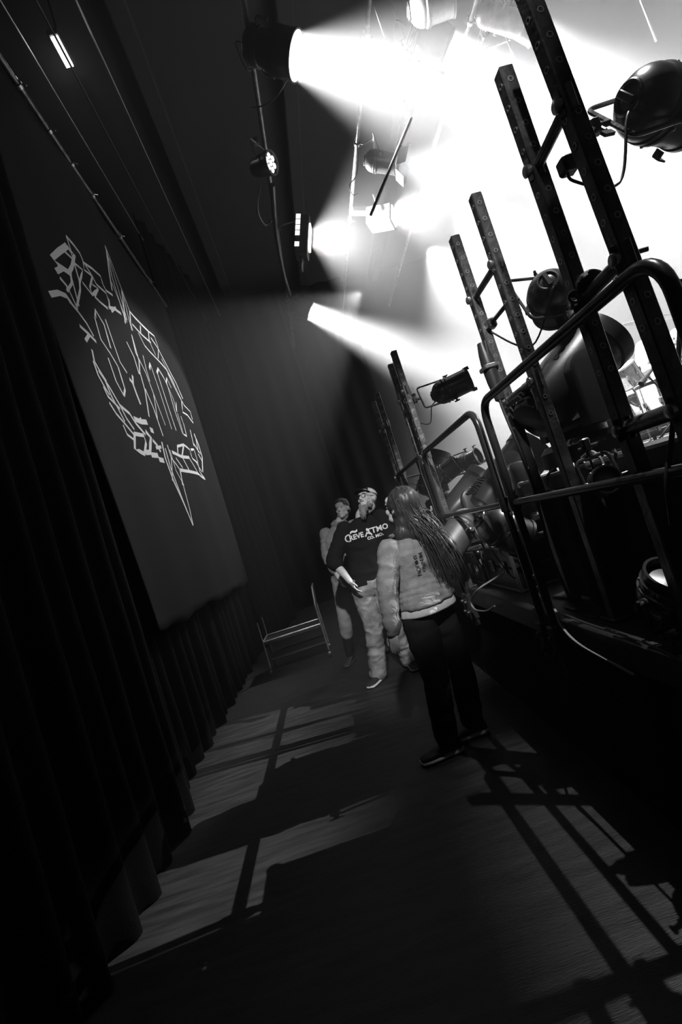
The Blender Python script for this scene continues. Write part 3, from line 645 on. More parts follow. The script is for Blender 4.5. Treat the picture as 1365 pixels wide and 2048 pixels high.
# looping rig cables
def rig_cable(label, pts, r=.007, m='cable', name='rig_cable'):
    return tag(MB().tube(curve_pts(pts, 10), r, 8).build(name, m), label, 'cable')
rig_cable('dark cable looping down from the biggest spotlight', [at(575, 158, Z=5.8), at(555, 190, Z=5.75), at(530, 210, Z=5.9), at(505, 215, Z=6.3)])
rig_cable('cable bundle drooping from the left pipe below the lit-cell lamp', [at(520, 370, Z=6.3), at(515, 420, Z=6.0), at(530, 450, Z=6.0), at(545, 440, Z=6.3)], .016)
rig_cable('thick cable run strapped under the left pipe near the flood lamp', [at(545, 370, Z=6.2), at(552, 460, Z=6.15), at(566, 540, Z=6.2), at(580, 590, Z=6.22)], .035)
rig_cable('thin grey cable hooking below the barn-door lamp', [V((1.99, 6.2, 6.31)), at(715, 345, Z=5.85), at(700, 370, Z=5.7), at(706, 390, Z=5.7), at(716, 388, Z=5.8)], .008, 'greycable')

# unseen profile lamps; plates added before them cut their light to floor slits
def lamp_with_plates(label, L, xs, d, ylen=1.2):
    t = thing('profile_lamp', label, 'stage lamp', L, 'unseen profile lamps with added light-cutting plates')
    d = V(d).normalized()
    MB().lathe(L-d*.05, d, [(-.5, .001), (-.5, .09), (-.3, .11), (-.02, .11), (-.02, .08), (-.04, .001)], 24, cap=False).build('housing', 'plastic', t, 50)
    for xf, sg in xs:
        u = (V((xf, L.y, 0))-L).normalized(); n_ = V((0, 1, 0)).cross(u).normalized()
        if n_.z*sg < 0: n_ = -n_
        c = L+u*.45+n_*.30; R = Matrix((V((0, 1, 0)), u, n_)).transposed()
        MB().box(c, (ylen, .006, .6), R).build('light_cut_plate', 'black', t)
    MB().tube(fillet([L-d*.2+V((0, .15, 0)), L-d*.2+V((0, .15, .3)), L-d*.2+V((0, -.15, .3)), L-d*.2+V((0, -.15, 0))], .04), .01, 8).tube([L-d*.2+V((0, 0, .3)), V((L.x-d.x*.2, L.y-d.y*.2, 8.78))], .012, 8).build('yoke', 'steel', t)
lamp_with_plates('unseen profile lamp high over the far side of the stage, with added light-cutting plates', CROSS, [(-1.34, 1), (-.57, -1)], V((-.95, 3.55, 0))-CROSS)
lamp_with_plates('unseen profile lamp high over the stage near the camera, with an added light-cutting plate', STREAK, [(.36, 1)], V((.60, 1.6, .2))-STREAK)

# ------------------------------------------------------------------ cases on the stage deck
def road_case(label, x0, x1, y0, y1, z1, z0=None, seed=0, lbl=None):
    z0 = STZ+.004 if z0 is None else z0
    t = thing('road_case', label, 'flight case', ((x0+x1)/2, (y0+y1)/2, z0), 'black road cases at the stage edge')
    zl = z1-.14
    MB().box(((x0+x1)/2, (y0+y1)/2, (z0+zl)/2), (x1-x0, y1-y0, zl-z0-.004), bev=.006).build('body', 'plastic', t)
    MB().box(((x0+x1)/2, (y0+y1)/2, (z1+zl)/2), (x1-x0, y1-y0, z1-zl-.003), bev=.006).build('lid', 'plastic', t)
    e = MB()
    for x in (x0, x1):
        for y in (y0, y1): e.bar((x, y, z0), (x, y, z1), .022, .022, up=(1, 0, 0), bev=.003)
    for z in (z0+.01, z1-.004):
        e.bar((x0, y0, z), (x1, y0, z), .018, .014); e.bar((x0, y1, z), (x1, y1, z), .018, .014); e.bar((x0, y0, z), (x0, y1, z), .018, .014); e.bar((x1, y0, z), (x1, y1, z), .018, .014)
    e.build('metal_edging', 'alu', t)
    for x in (x0, x1):
        for y in (y0, y1): MB().ball((x, y, z1-.004), .022, 10, 7).build('ball_corner', 'chrome', t)
    for y in ((y0*.7+y1*.3), (y0*.3+y1*.7)):
        MB().box((x0-.008, y, zl), (.012, .07, .08), bev=.003).torus((x0-.016, y, zl-.01), (1, 0, 0), .018, .004, 14, 6).build('butterfly_latch', 'chrome', t)
    if lbl:
        MB().box(lbl, (.12, .003, .11)).build('paper_label', 'label', t)
        MB().box((lbl[0]+.03, lbl[1], lbl[2]+.11), (.26, .003, .035)).build('tape_strip', 'label', t)
    return t
road_case('black road case with a bright metal rim, beside the double rail post', 1.10, 1.72, 3.12, 3.68, 1.10)
road_case('black road case carrying the pale short-nosed lamp', 1.08, 1.62, 3.74, 4.12, 1.06)
road_case('black road case under the far small moving head', 1.10, 1.75, 4.35, 4.95, 1.04)
road_case('tall road case with a white tape strip and paper label, behind the long hair', 1.26, 1.95, 5.55, 6.75, 1.45, lbl=(1.36, 5.536, 1.37))

# ------------------------------------------------------------------ moving heads
def moving_head(label, px, py, pz, base_z, elev, pan=0.0, s=1.0):
    """pivot at (px,py,pz); arms stand either side along the pan axis"""
    t = thing('moving_head', label, 'moving head lamp', (px, py, base_z), 'moving head lamps standing in a row on cases')
    R = Matrix.Rotation(pan, 3, 'Z'); ax = R @ V((0, 1, 0)); fx = R @ V((1, 0, 0)); c = V((px, py, pz))
    bz = base_z+.13*s
    MB().rings([[V((px, py, z)) + R @ V((w_*math.copysign(abs(math.cos(a))**.35, math.cos(a)), w_*math.copysign(abs(math.sin(a))**.35, math.sin(a)), 0)) for a in [2*math.pi*(k+.5)/32 for k in range(32)]]
                for z, w_ in ((base_z+.02, .165*s), (base_z+.025, .175*s), (bz-.03, .175*s), (bz, .15*s))]).build('base', 'plastic', t, 30)
    for sx in (-1, 1):
        for sy in (-1, 1): MB().lathe(V((px, py, base_z+.003))+R @ V((.13*sx*s, .13*sy*s, 0)), (0, 0, 1), [(0, .02), (.02, .018)], 12).build('foot', 'cable', t)
    MB().lathe((px, py, bz-.002), (0, 0, 1), [(0, .12*s), (.03, .12*s)], 32).build('turntable', 'plastic', t)
    y0 = MB().box((px, py, bz+.055), (.16*s, .46*s, .05), R, bev=.015); y0.build('yoke_bridge', 'plastic', t)
    for sg in (-1, 1):
        H = pz-bz+.0; rings = []
        for off, k_ in ((-.035, .86), (-.028, 1), (.028, 1), (.035, .86)):
            pts = []
            for a in [math.pi*i/16 for i in range(17)]: pts.append(c + ax*(sg*.215*s+off) + fx*(.095*s*k_*math.cos(a)) + V((0, 0, .095*s*k_*math.sin(a))))
            pts.append(c + ax*(sg*.215*s+off) + fx*(-.085*s*k_) + V((0, 0, -H+.03))); pts.append(c + ax*(sg*.215*s+off) + fx*(.085*s*k_) + V((0, 0, -H+.03)))
            rings.append(pts)
        MB().rings(rings).build('yoke_arm', 'plastic', t, 35)
    d = (fx*math.cos(elev)+V((0, 0, 1))*math.sin(elev)).normalized()
    q = ax.cross(d)
    def sec(tt, wx, wy, p):
        return [c + d*tt + ax*(wx*math.copysign(abs(math.cos(a))**p, math.cos(a))) + q*(wy*math.copysign(abs(math.sin(a))**p, math.sin(a))) for a in [2*math.pi*k/40 for k in range(40)]]
    MB().rings([sec(*z) for z in ((-.265*s, .09*s, .07*s, .7), (-.25*s, .125*s, .105*s, .7), (-.16*s, .15*s, .135*s, .75), (-.02, .165*s, .15*s, .85), (.10*s, .165*s, .155*s, .95), (.23*s, .16*s, .16*s, 1))]).build('head_shell', 'plastic', t, 40)
    hd = MB().lathe(c, d, [(.225*s, .155*s), (.23*s, .168*s), (.30*s, .172*s), (.305*s, .165*s), (.305*s, .15*s), (.24*s, .148*s)], 44, cap=False); hd.build('lens_hood', 'plastic', t, 50)
    MB().lathe(c, d, [(.245*s, .149*s), (.255*s, .08*s), (.262*s, .001)], 36, cap=False).build('front_lens', 'glass', t, 60)
    fn = MB()
    for k in range(7): fn.box(c + d*(-.235+.022*k)*s - q*.0 + q*(-.14*s), (.16*s, .008, .02), Matrix((ax, d, q)).transposed())
    fn.build('vent_fins', 'black', t)
    return t
moving_head('largest moving head, standing on the skirted riser beyond the near guard rail', 1.32, 2.30, 1.86, RZ, math.radians(33), s=.96)
moving_head('second moving head, behind the two parallel rail posts', 1.34, 3.40, 1.51, 1.10, math.radians(33))
moving_head('third moving head with a light-catching cylindrical back, inside the second rail panel', 1.39, 4.65, 1.45, 1.04, math.radians(32))
moving_head('farthest moving head, hazy grey, above the labelled case', 1.56, 6.2, 1.86, 1.45, math.radians(58))

# ------------------------------------------------------------------ cables
def cable(label, pts, r=.006, m='cable', sub=10):
    return tag(MB().tube(curve_pts(pts, sub), r, 8).build('stage_cable', m), label, 'cable')
cable('pale cable loop hanging off the stage edge in a C shape below the second rail', [at(*p, X=x) for p, x in (((1010, 1145), 1.06), ((985, 1160), 1.0), ((958, 1178), .90), ((943, 1200), .90), ((950, 1218), .90), ((972, 1222), .90), ((990, 1212), .915))], .006, 'greycable')
cable('pale cable drooping over the stage edge right of the double rail post', [at(*p, X=x) for p, x in (((1098, 1205), 1.02), ((1112, 1222), .93), ((1120, 1245), .91), ((1138, 1270), .90), ((1165, 1292), .90), ((1215, 1320), .90), ((1270, 1350), .90))], .006, 'greycable')
cable('thin dark cable running along the stage lip toward the right edge', [at(*p, X=.925) for p in ((1120, 1225), (1170, 1245), (1230, 1265), (1290, 1285), (1380, 1330))], .005)
cable('grey cable loop lying over the edge of the riser below the moving head', [at(*p, X=1.115) for p in ((1110, 935), (1096, 952), (1098, 975), (1122, 984), (1155, 982), (1190, 962), (1222, 935), (1232, 912), (1228, 898))], .006, 'greycable')
cable('short pale cable arc above the riser edge', [at(*p, X=1.115) for p in ((1165, 915), (1182, 903), (1198, 912), (1208, 930))], .006, 'greycable')
cable('black power cable hanging straight down at the right edge of the picture', [at(*p, Y=1.3) for p in ((1362, 560), (1360, 680), (1352, 780), (1345, 870), (1335, 960), (1345, 1050))], .007)
cable('black cable wrapped loosely along the rung of the nearest ladder', [at(1228, 556, Y=1.42), at(1246, 532, Y=1.40), at(1268, 508, Y=1.36), at(1298, 497, Y=1.34)], .007)
cable('pale cable with a bright sheath snaking down beside the lowest lamp', [at(*p, Y=1.72) for p in ((1300, 1182), (1289, 1200), (1294, 1225), (1303, 1252), (1318, 1268), (1340, 1280), (1375, 1288))], .0065, 'greycable')
cable('tangle of pale cable by the foot of the double rail post', [at(*p, X=1.04) for p in ((1058, 1162), (1070, 1150), (1062, 1170), (1068, 1192), (1085, 1200), (1078, 1175), (1066, 1180), (1090, 1198))], .006, 'greycable')
for k, (lab, a, b) in enumerate([('black cable coiled along the second ladder, lower stretch', 2.40, 1.0), ('black cable strapped to the third ladder', 4.17, 1.0)]):
    cable(lab, [V((1.065 if k == 0 else .975, a, 2.2)), V((1.05 if k == 0 else .965, a+.02, 1.9)), V((1.06 if k == 0 else .97, a-.01, 1.5)), V((1.05 if k == 0 else .97, a+.02, 1.1)), V((1.06 if k == 0 else .985, a, .85))], .008)
# taped plug and cable connector on the ladders
t = thing('cable_connector', 'chunky multi-pin connector with a bright collar strapped to the second ladder', 'connector', (1.06, 2.45, 2.02))
MB().lathe((1.055, 2.43, 2.20), (0, 0, -1), [(0, .02), (.06, .03), (.11, .034), (.12, .034)], 18).build('cable_sleeve', 'cable', t)
MB().box((1.055, 2.43, 2.07), (.075, .085, .022), bev=.004).build('collar', 'chrome', t)
MB().lathe((1.055, 2.43, 2.06), (0, 0, -1), [(0, .034), (.06, .032), (.16, .022), (.17, .01)], 18).build('plug_body', 'cable', t)
t = thing('taped_plug', 'black taped plug with a wire loop, lying on the ladder rung above the near rail', 'connector', (.98, 1.5, 2.0))
a = at(1160, 584, Y=1.46); b = at(1230, 556, Y=1.42)
MB().tube(curve_pts([a, a+(b-a)*.3+V((0, 0, .025)), a+(b-a)*.65+V((0, 0, .02)), b], 8), [(.007+.020*math.sin(math.pi*min(1, (i+2)/22))) for i in range(25)], 12).build('taped_body', 'tape', t)
MB().torus(a+V((-.02, 0, -.008)), (.2, 1, .3), .016, .004, 20, 6).build('wire_loop', 'cable', t)

# ------------------------------------------------------------------ drum kit on its riser
DZ = 1.44
def shell(name, label, c, axis, r, L, group='drums of the kit'):
    c = V(c); d = V(axis).normalized(); t = thing(name, label, 'drum', c, group)
    MB().lathe(c, d, [(-L/2, r), (L/2, r)], 40, cap=False).build('shell', 'drumwrap', t, 60)
    MB().lathe(c, d, [(L/2-.006, r*.98), (L/2+.002, r*.97), (L/2+.002, .001)], 40, cap=False).lathe(c, d, [(-L/2-.002, .001), (-L/2-.002, r*.97), (-L/2+.006, r*.98)], 40, cap=False).build('drum_head', 'label', t, 60)
    for s in (-1, 1): MB().torus(c+d*s*L/2, d, r*1.02, .012, 40, 8).build('hoop', 'chrome', t)
    x, y, _ = basis(d)
    for k in range(8):
        r_ = x*math.cos(k*math.pi/4)+y*math.sin(k*math.pi/4)
        MB().tube([c+d*L/2+r_*r*1.04, c-d*L/2+r_*r*1.04], .005, 6).box(c+r_*r*1.03, (.03, .03, .05), bev=.004).build('lug', 'chrome', t)
    lg = []
    return t
def legs(t, c, r, z0):
    for k in range(3):
        a = k*2.09+.4; p = V(c)+V((r*math.cos(a), r*math.sin(a), 0))
        MB().tube([p+V((0, 0, .1)), V((p.x, p.y, z0+.02)), V((p.x+.03*math.cos(a), p.y+.03*math.sin(a), z0+.006))], .008, 8).build('leg', 'chrome', t)
s = shell('bass_drum', 'large pale bass drum lying on its side on the riser', (3.85, 5.35, DZ+.312), (-.9, .3, 0), .28, .42)
for sg in (-1, 1): MB().tube([V((3.6, 5.42+sg*.25, DZ+.3)), V((3.5, 5.45+sg*.36, DZ+.008))], .009, 8).build('leg', 'chrome', s)
s = shell('floor_tom', 'pale floor tom on thin legs, nearest drum of the kit', (3.62, 4.72, DZ+.36), (0, 0, 1), .20, .40); legs(s, (3.62, 4.72, DZ+.2), .215, DZ)
s = shell('rack_tom', 'small pale tom mounted over the bass drum', (3.62, 5.15, DZ+.74), (-.35, -.1, 1), .14, .22)
MB().tube([V((3.66, 5.17, DZ+.62)), V((3.8, 5.3, DZ+.5))], .011, 8).build('mount', 'chrome', s)
s = shell('snare_drum', 'shallow bright snare drum behind the microphone', (4.1, 4.85, DZ+.62), (.05, -.1, 1), .18, .15)
legs(s, (4.1, 4.85, DZ+.45), .12, DZ)
def cymbal_stand(label, x, y, z, r, tilt, boom=None):
    t = thing('cymbal_stand', label, 'cymbal', (x, y, DZ), 'cymbals on stands')
    c = V((x, y, z)); d = V(tilt).normalized()
    MB().lathe(c, d, [(.004, r), (.012, r*.6), (.022, r*.2), (.045, r*.12), (.052, .001)], 44, cap=False).lathe(c, d, [(.049, .001), (.042, r*.12), (.019, r*.2), (.009, r*.6), (.001, r), (.004, r)], 44, cap=False).build('cymbal', 'cymbal', t, 60)
    MB().tube([c+d*.08, c-d*.06], .006, 8).lathe(c+d*.06, d, [(0, .014), (.012, .014)], 10).build('wing_nut', 'chrome', t)
    MB().tube([c-d*.04, V((x+.02, y, z-.14)), V((x+.03, y, DZ+.28))], .011, 10).lathe((x+.02, y, z-.16), (0, 0, 1), [(-.03, .022), (.03, .022)], 12).tube([V((x-.02, y-.03, z-.2)), V((x+.06, y+.02, z-.2))], .007, 8).build('stand_tube', 'chrome', t)
    for k in range(3):
        a = k*2.09+.3
        MB().tube([V((x+.03, y, DZ+.32)), V((x+.03+.28*math.cos(a), y+.28*math.sin(a), DZ+.01))], .009, 8).build('stand_leg', 'chrome', t)
    return t
c0 = at(1308, 640, Y=4.7)
cymbal_stand('largest cymbal, tilted, seen between the two nearest posts', c0.x, c0.y, c0.z, .27, (.18, -.25, 1))
c0 = at(1350, 690, Y=4.95)
cymbal_stand('pale cymbal at the right edge behind the drummer', c0.x, c0.y, c0.z, .24, (.1, -.2, 1))
c0 = at(1215, 690, Y=6.2)
cymbal_stand('cymbal nearly lost behind the largest moving head', c0.x, c0.y, c0.z-.35, .22, (-.1, -.15, 1))
t = thing('microphone_stand', 'dark microphone on a slanted stand pointing down at the drums', 'microphone', (3.75, 4.3, DZ))
top = at(1322, 680, Y=4.3); mid = at(1352, 810, Y=4.3); m0 = at(1283, 768, Y=4.25); m1 = at(1308, 735, Y=4.3)
foot = V((mid.x, mid.y, DZ+.01))
MB().tube([top, V((top.x+.02, top.y, top.z-.02)), V((mid.x, mid.y, mid.z)), foot+V((0, 0, .02))], .012, 10).build('stand_tube', 'steel', t)
for k in range(3): MB().tube([foot+V((0, 0, .16)), foot+V((.22*math.cos(k*2.09), .22*math.sin(k*2.09), 0))], .009, 8).build('stand_leg', 'steel', t)
MB().tube([m0, m0+(m1-m0)*.25, m0+(m1-m0)*.3, m1], [.026, .026, .018, .013], 14).build('microphone', 'plastic', t)
MB().tube(curve_pts([m1, m1+V((.03, 0, .05)), m1+V((.09, 0, .03)), V((mid.x-.02, mid.y, mid.z+.1)), V((mid.x-.02, mid.y, DZ+.3))], 8), .004, 6).build('microphone_cable', 'cable', t)
MB().tube([m0+(m1-m0)*.5, V((mid.x-.05, mid.y, mid.z+.12)), V((mid.x, mid.y, mid.z+.05))], .008, 8).build('boom_arm', 'steel', t)
t = thing('amplifier', 'black speaker cabinet on the stage beside the drum riser', 'amplifier', (2.6, 2.75, STZ+.004))
MB().box((2.62, 2.55, STZ+.36), (.5, .6, .7), bev=.015).build('cabinet', 'plastic', t)
MB().box((2.365, 2.55, STZ+.34), (.015, .52, .55), bev=.003).build('grille', 'black', t)
for sg in (-1, 1): MB().torus((2.355, 2.55+sg*.13, STZ+.35), (1, 0, 0), .10, .006, 24, 6).build('speaker_ring', 'steel', t)
for k, (x, y, dx, dy, lab) in enumerate([(1.22, 2.62, .12, .3, 'pale board in place of the light streak on the deck by the double rail post'), (1.18, 1.65, .13, .34, 'pale board in place of the lit deck patch at the right edge')]):
    tag(MB().box((x, y, STZ+.012), (dx, dy, .014), Matrix.Rotation(.25, 3, 'Z'), bev=.002).build('lit_patch_board', 'wood'), lab, 'board')  # pale boards stand in for patches of light on the deck

# ------------------------------------------------------------------ people
def remesh(mb, name, m, parent, voxel=.007, it=4, disp=0.0, freq=(6, 6, 6), seed=0, keep=None, label=None):
    me = mb.mesh('tmp'); o = bpy.data.objects.new('tmp', me); COL.objects.link(o)
    r = o.modifiers.new('r', 'REMESH'); r.mode = 'VOXEL'; r.voxel_size = voxel
    if it: sm = o.modifiers.new('s', 'SMOOTH'); sm.iterations = it; sm.factor = .5
    dg = bpy.context.evaluated_depsgraph_get(); n = bpy.data.meshes.new_from_object(o.evaluated_get(dg)); n.name = name
    bpy.data.objects.remove(o); bpy.data.meshes.remove(me)
    if disp:
        n.update(); out = []
        for v in n.vertices:
            p = V((v.co.x*freq[0], v.co.y*freq[1], v.co.z*freq[2]+seed*3.1))
            a = noise.noise(p)+.5*noise.noise(p*2.1); a = (1-abs(a)*2.2)*.6 + .4*noise.noise(p*.6+V((7, 3, 1)))
            out.append((v.normal*a*disp, v.co.copy()))
        n.vertices.foreach_set('co', [q for d_, c_ in out for q in (c_+d_)]); n.update()
    o = link_mesh(n, name, m, parent, 180); 
    if label: o['label'] = label
    return o
def chain(mb, pts, rs, n=14):
    """smooth tapered limb through joints"""
    P = [V(p) for p in pts]; cp = curve_pts(P, 6); R = []
    for i in range(len(rs)-1):
        for k in range(6): u = k/6; R.append(rs[i]*(1-u)+rs[i+1]*u)
    R.append(rs[-1]); mb.tube(cp, R, n); mb.ball(P[0], rs[0], n, 8); mb.ball(P[-1], rs[-1], n, 8)
def torso(mb, pel, sh, lat0, lat1, prof, grow=0.0, fwd=None):
    """prof rows: (t along spine, half width, half depth, forward shift)"""
    pel, sh = V(pel), V(sh); rings = []; up = (sh-pel)
    for t, hw, hd, fs in prof:
        u = min(1, max(0, t)); l = (V(lat0)*(1-u)+V(lat1)*u).normalized(); f = l.cross(up).normalized()*-1
        if fwd is not None and f.dot(V(fwd)) < 0: f = -f
        c = pel+up*t+f*fs
        rings.append([c + l*((hw+grow)*math.copysign(abs(math.cos(a))**.85, math.cos(a))) + f*((hd+grow)*math.copysign(abs(math.sin(a))**.85, math.sin(a))) for a in [2*math.pi*k/28 for k in range(28)]])
    mb.rings(rings)
MALE = [(-.16, .10, .085, 0), (-.08, .15, .115, 0), (.05, .17, .12, 0), (.2, .165, .12, .005), (.4, .155, .118, .01), (.62, .175, .13, .01), (.82, .195, .125, .0), (.95, .18, .10, -.01), (1.05, .12, .075, -.015), (1.12, .065, .06, -.015)]
FEM = [(-.16, .10, .085, 0), (-.08, .155, .125, -.01), (.04, .17, .13, -.015), (.18, .155, .115, -.005), (.4, .125, .095, .0), (.62, .14, .115, .01), (.82, .158, .105, .0), (.95, .15, .085, -.01), (1.05, .10, .065, -.015), (1.12, .055, .05, -.015)]
def frame_of(f, upish=(0, 0, 1)):
    f = V(f).normalized(); r = f.cross(V(upish)).normalized(); u = r.cross(f); return Matrix((r, f, u)).transposed()
def head(mb, c, R, s=1.0):
    def P(x, y, z): return V(c) + R @ V((x*s, y*s, z*s))
    def B(x, y, z, r): mb.ball(P(x, y, z), tuple(q*s for q in r), 20, 14, R)
    B(0, -.012, .035, (.077, .095, .088)); B(0, .025, -.025, (.062, .072, .08)); B(0, .045, -.07, (.045, .05, .04)); B(0, .078, -.092, (.022, .02, .018))
    B(0, .082, .036, (.052, .016, .011)); B(0, .07, .06, (.055, .025, .03))
    for s_ in (-1, 1):
        B(.036*s_, .068, -.018, (.026, .022, .022)); B(.079*s_, -.005, -.005, (.009, .019, .03)); B(.084*s_, -.012, .008, (.007, .014, .016))
        B(.011*s_, .102, -.022, (.009, .010, .008)); B(.05*s_, .03, -.06, (.02, .035, .025))
    mb.tube([P(0, .088, .03), P(0, .104, .0), P(0, .116, -.018)], [.008*s, .010*s, .012*s], 10); mb.ball(P(0, .112, -.02), .011*s, 10, 8)
    B(0, .093, -.050, (.024, .010, .006)); B(0, .09, -.062, (.021, .010, .007))
def eyes(c, R, t, s=1.0):
    for k in (-1, 1):
        p = V(c) + R @ V((.030*k*s, .073*s, .014*s)); e = MB().ball(p, .0125*s, 14, 10).build('eye', 'eyew', t, 180)
        MB().ball(p + R @ V((0, .008*s, 0)), .0065*s, 10, 8).build('iris', 'eyed', e, 180)
def hand(mb, w_, d, n_, side=1, curl=.35, s=1.0, spread=1.0):
    """wrist point, finger direction, palm normal (inner side); side = which way the thumb leaves"""
    d = V(d).normalized(); n_ = V(n_); n_ = (n_-d*n_.dot(d)).normalized(); l = d.cross(n_)*side; w_ = V(w_)
    R = Matrix((l, d, n_)).transposed()
    mb.ball(w_+d*.045*s, (.038*s, .05*s, .015*s), 16, 10, R); mb.ball(w_+d*.02*s, (.028*s, .03*s, .017*s), 12, 8, R)
    for i, (off, L) in enumerate(((.029, .070), (.010, .080), (-.010, .074), (-.028, .058))):
        p = w_+d*.082*s+l*off*s; a = 0.0; pts = [p-d*.03*s, p]; a = curl*.5+.08*i
        for seg in (.45, .32, .23):
            dd = d*math.cos(a)+n_*math.sin(a)+l*(off*1.5*spread); p = p+dd.normalized()*L*seg*s; pts.append(p); a += curl
        mb.tube(curve_pts(pts, 3), [.0088*s-.0028*s*k/12 for k in range(13)], 8); mb.ball(pts[-1], .006*s, 8, 6)
    p = w_+d*.025*s+l*.025*s; pts = [p-l*.01*s, p+l*.02*s+d*.018*s+n_*.008*s, p+l*.034*s+d*.045*s+n_*.016*s, p+l*.036*s+d*.07*s+n_*.022*s]
    mb.tube(curve_pts(pts, 3), [.013*s-.0055*s*k/9 for k in range(10)], 8); mb.ball(pts[-1], .0075*s, 8, 6)
def shoe(t, ank, toe, mu='shoe', ms='sole', L=.29, pitch=0):
    d = V((toe[0], toe[1], 0)).normalized(); x = V((d.y, -d.x, 0)); h = V((ank[0], ank[1], 0)) - d*.075
    z0 = .001 if len(toe) < 3 else toe[2]
    rows = [(0, .028, .075), (.03, .037, .085), (.09, .036, .09), (.15, .041, .07), (.21, .047, .052), (.26, .04, .042), (L-.008, .018, .03)]
    def ring(tt, w_, za, zb): return [h+d*tt+x*w_*math.copysign(abs(math.cos(a))**.8, math.cos(a))+V((0, 0, z0+(za+zb)/2+(zb-za)/2*math.copysign(abs(math.sin(a))**.7, math.sin(a)))) for a in [2*math.pi*k/18 for k in range(18)]]
    MB().rings([ring(tt, w_, .022, hh) for tt, w_, hh in rows]).tube([h+d*.055+V((0, 0, z0+.06)), h+d*.07+V((0, 0, z0+.115))], [.040, .038], 14).build('shoe', mu, t, 70)
    MB().rings([ring(tt-.004+.008*tt/L, w_+.006, .0+(.012 if i > 5 else 0), .028 if i > 2 else .036) for i, (tt, w_, hh) in enumerate(rows)]).build('shoe_sole', ms, t, 50)
def drape_text(txt, c, right, up, size, onto, m, t, name='printed_words', off=.004, bold=.0):
    cu = bpy.data.curves.new('tmp', 'FONT'); cu.body = txt; cu.size = size; cu.align_x = 'CENTER'; cu.offset = bold; cu.resolution_u = 2
    o = bpy.data.objects.new('tmp', cu); COL.objects.link(o); dg = bpy.context.evaluated_depsgraph_get()
    me = bpy.data.meshes.new_from_object(o.evaluated_get(dg)); bpy.data.objects.remove(o)
    bv = BVHTree.FromPolygons([v.co.copy() for v in onto.data.vertices], [tuple(p.vertices) for p in onto.data.polygons])
    r, u = V(right).normalized(), V(up).normalized(); n_ = r.cross(u)
    for v in me.vertices:
        p = V(c) + r*v.co.x + u*v.co.y; h = bv.ray_cast(p+n_*.5, -n_, 1.0)
        v.co = (h[0]+n_*off) if h[0] is not None else p
    me.name = name; return link_mesh(me, name, m, t, 0)

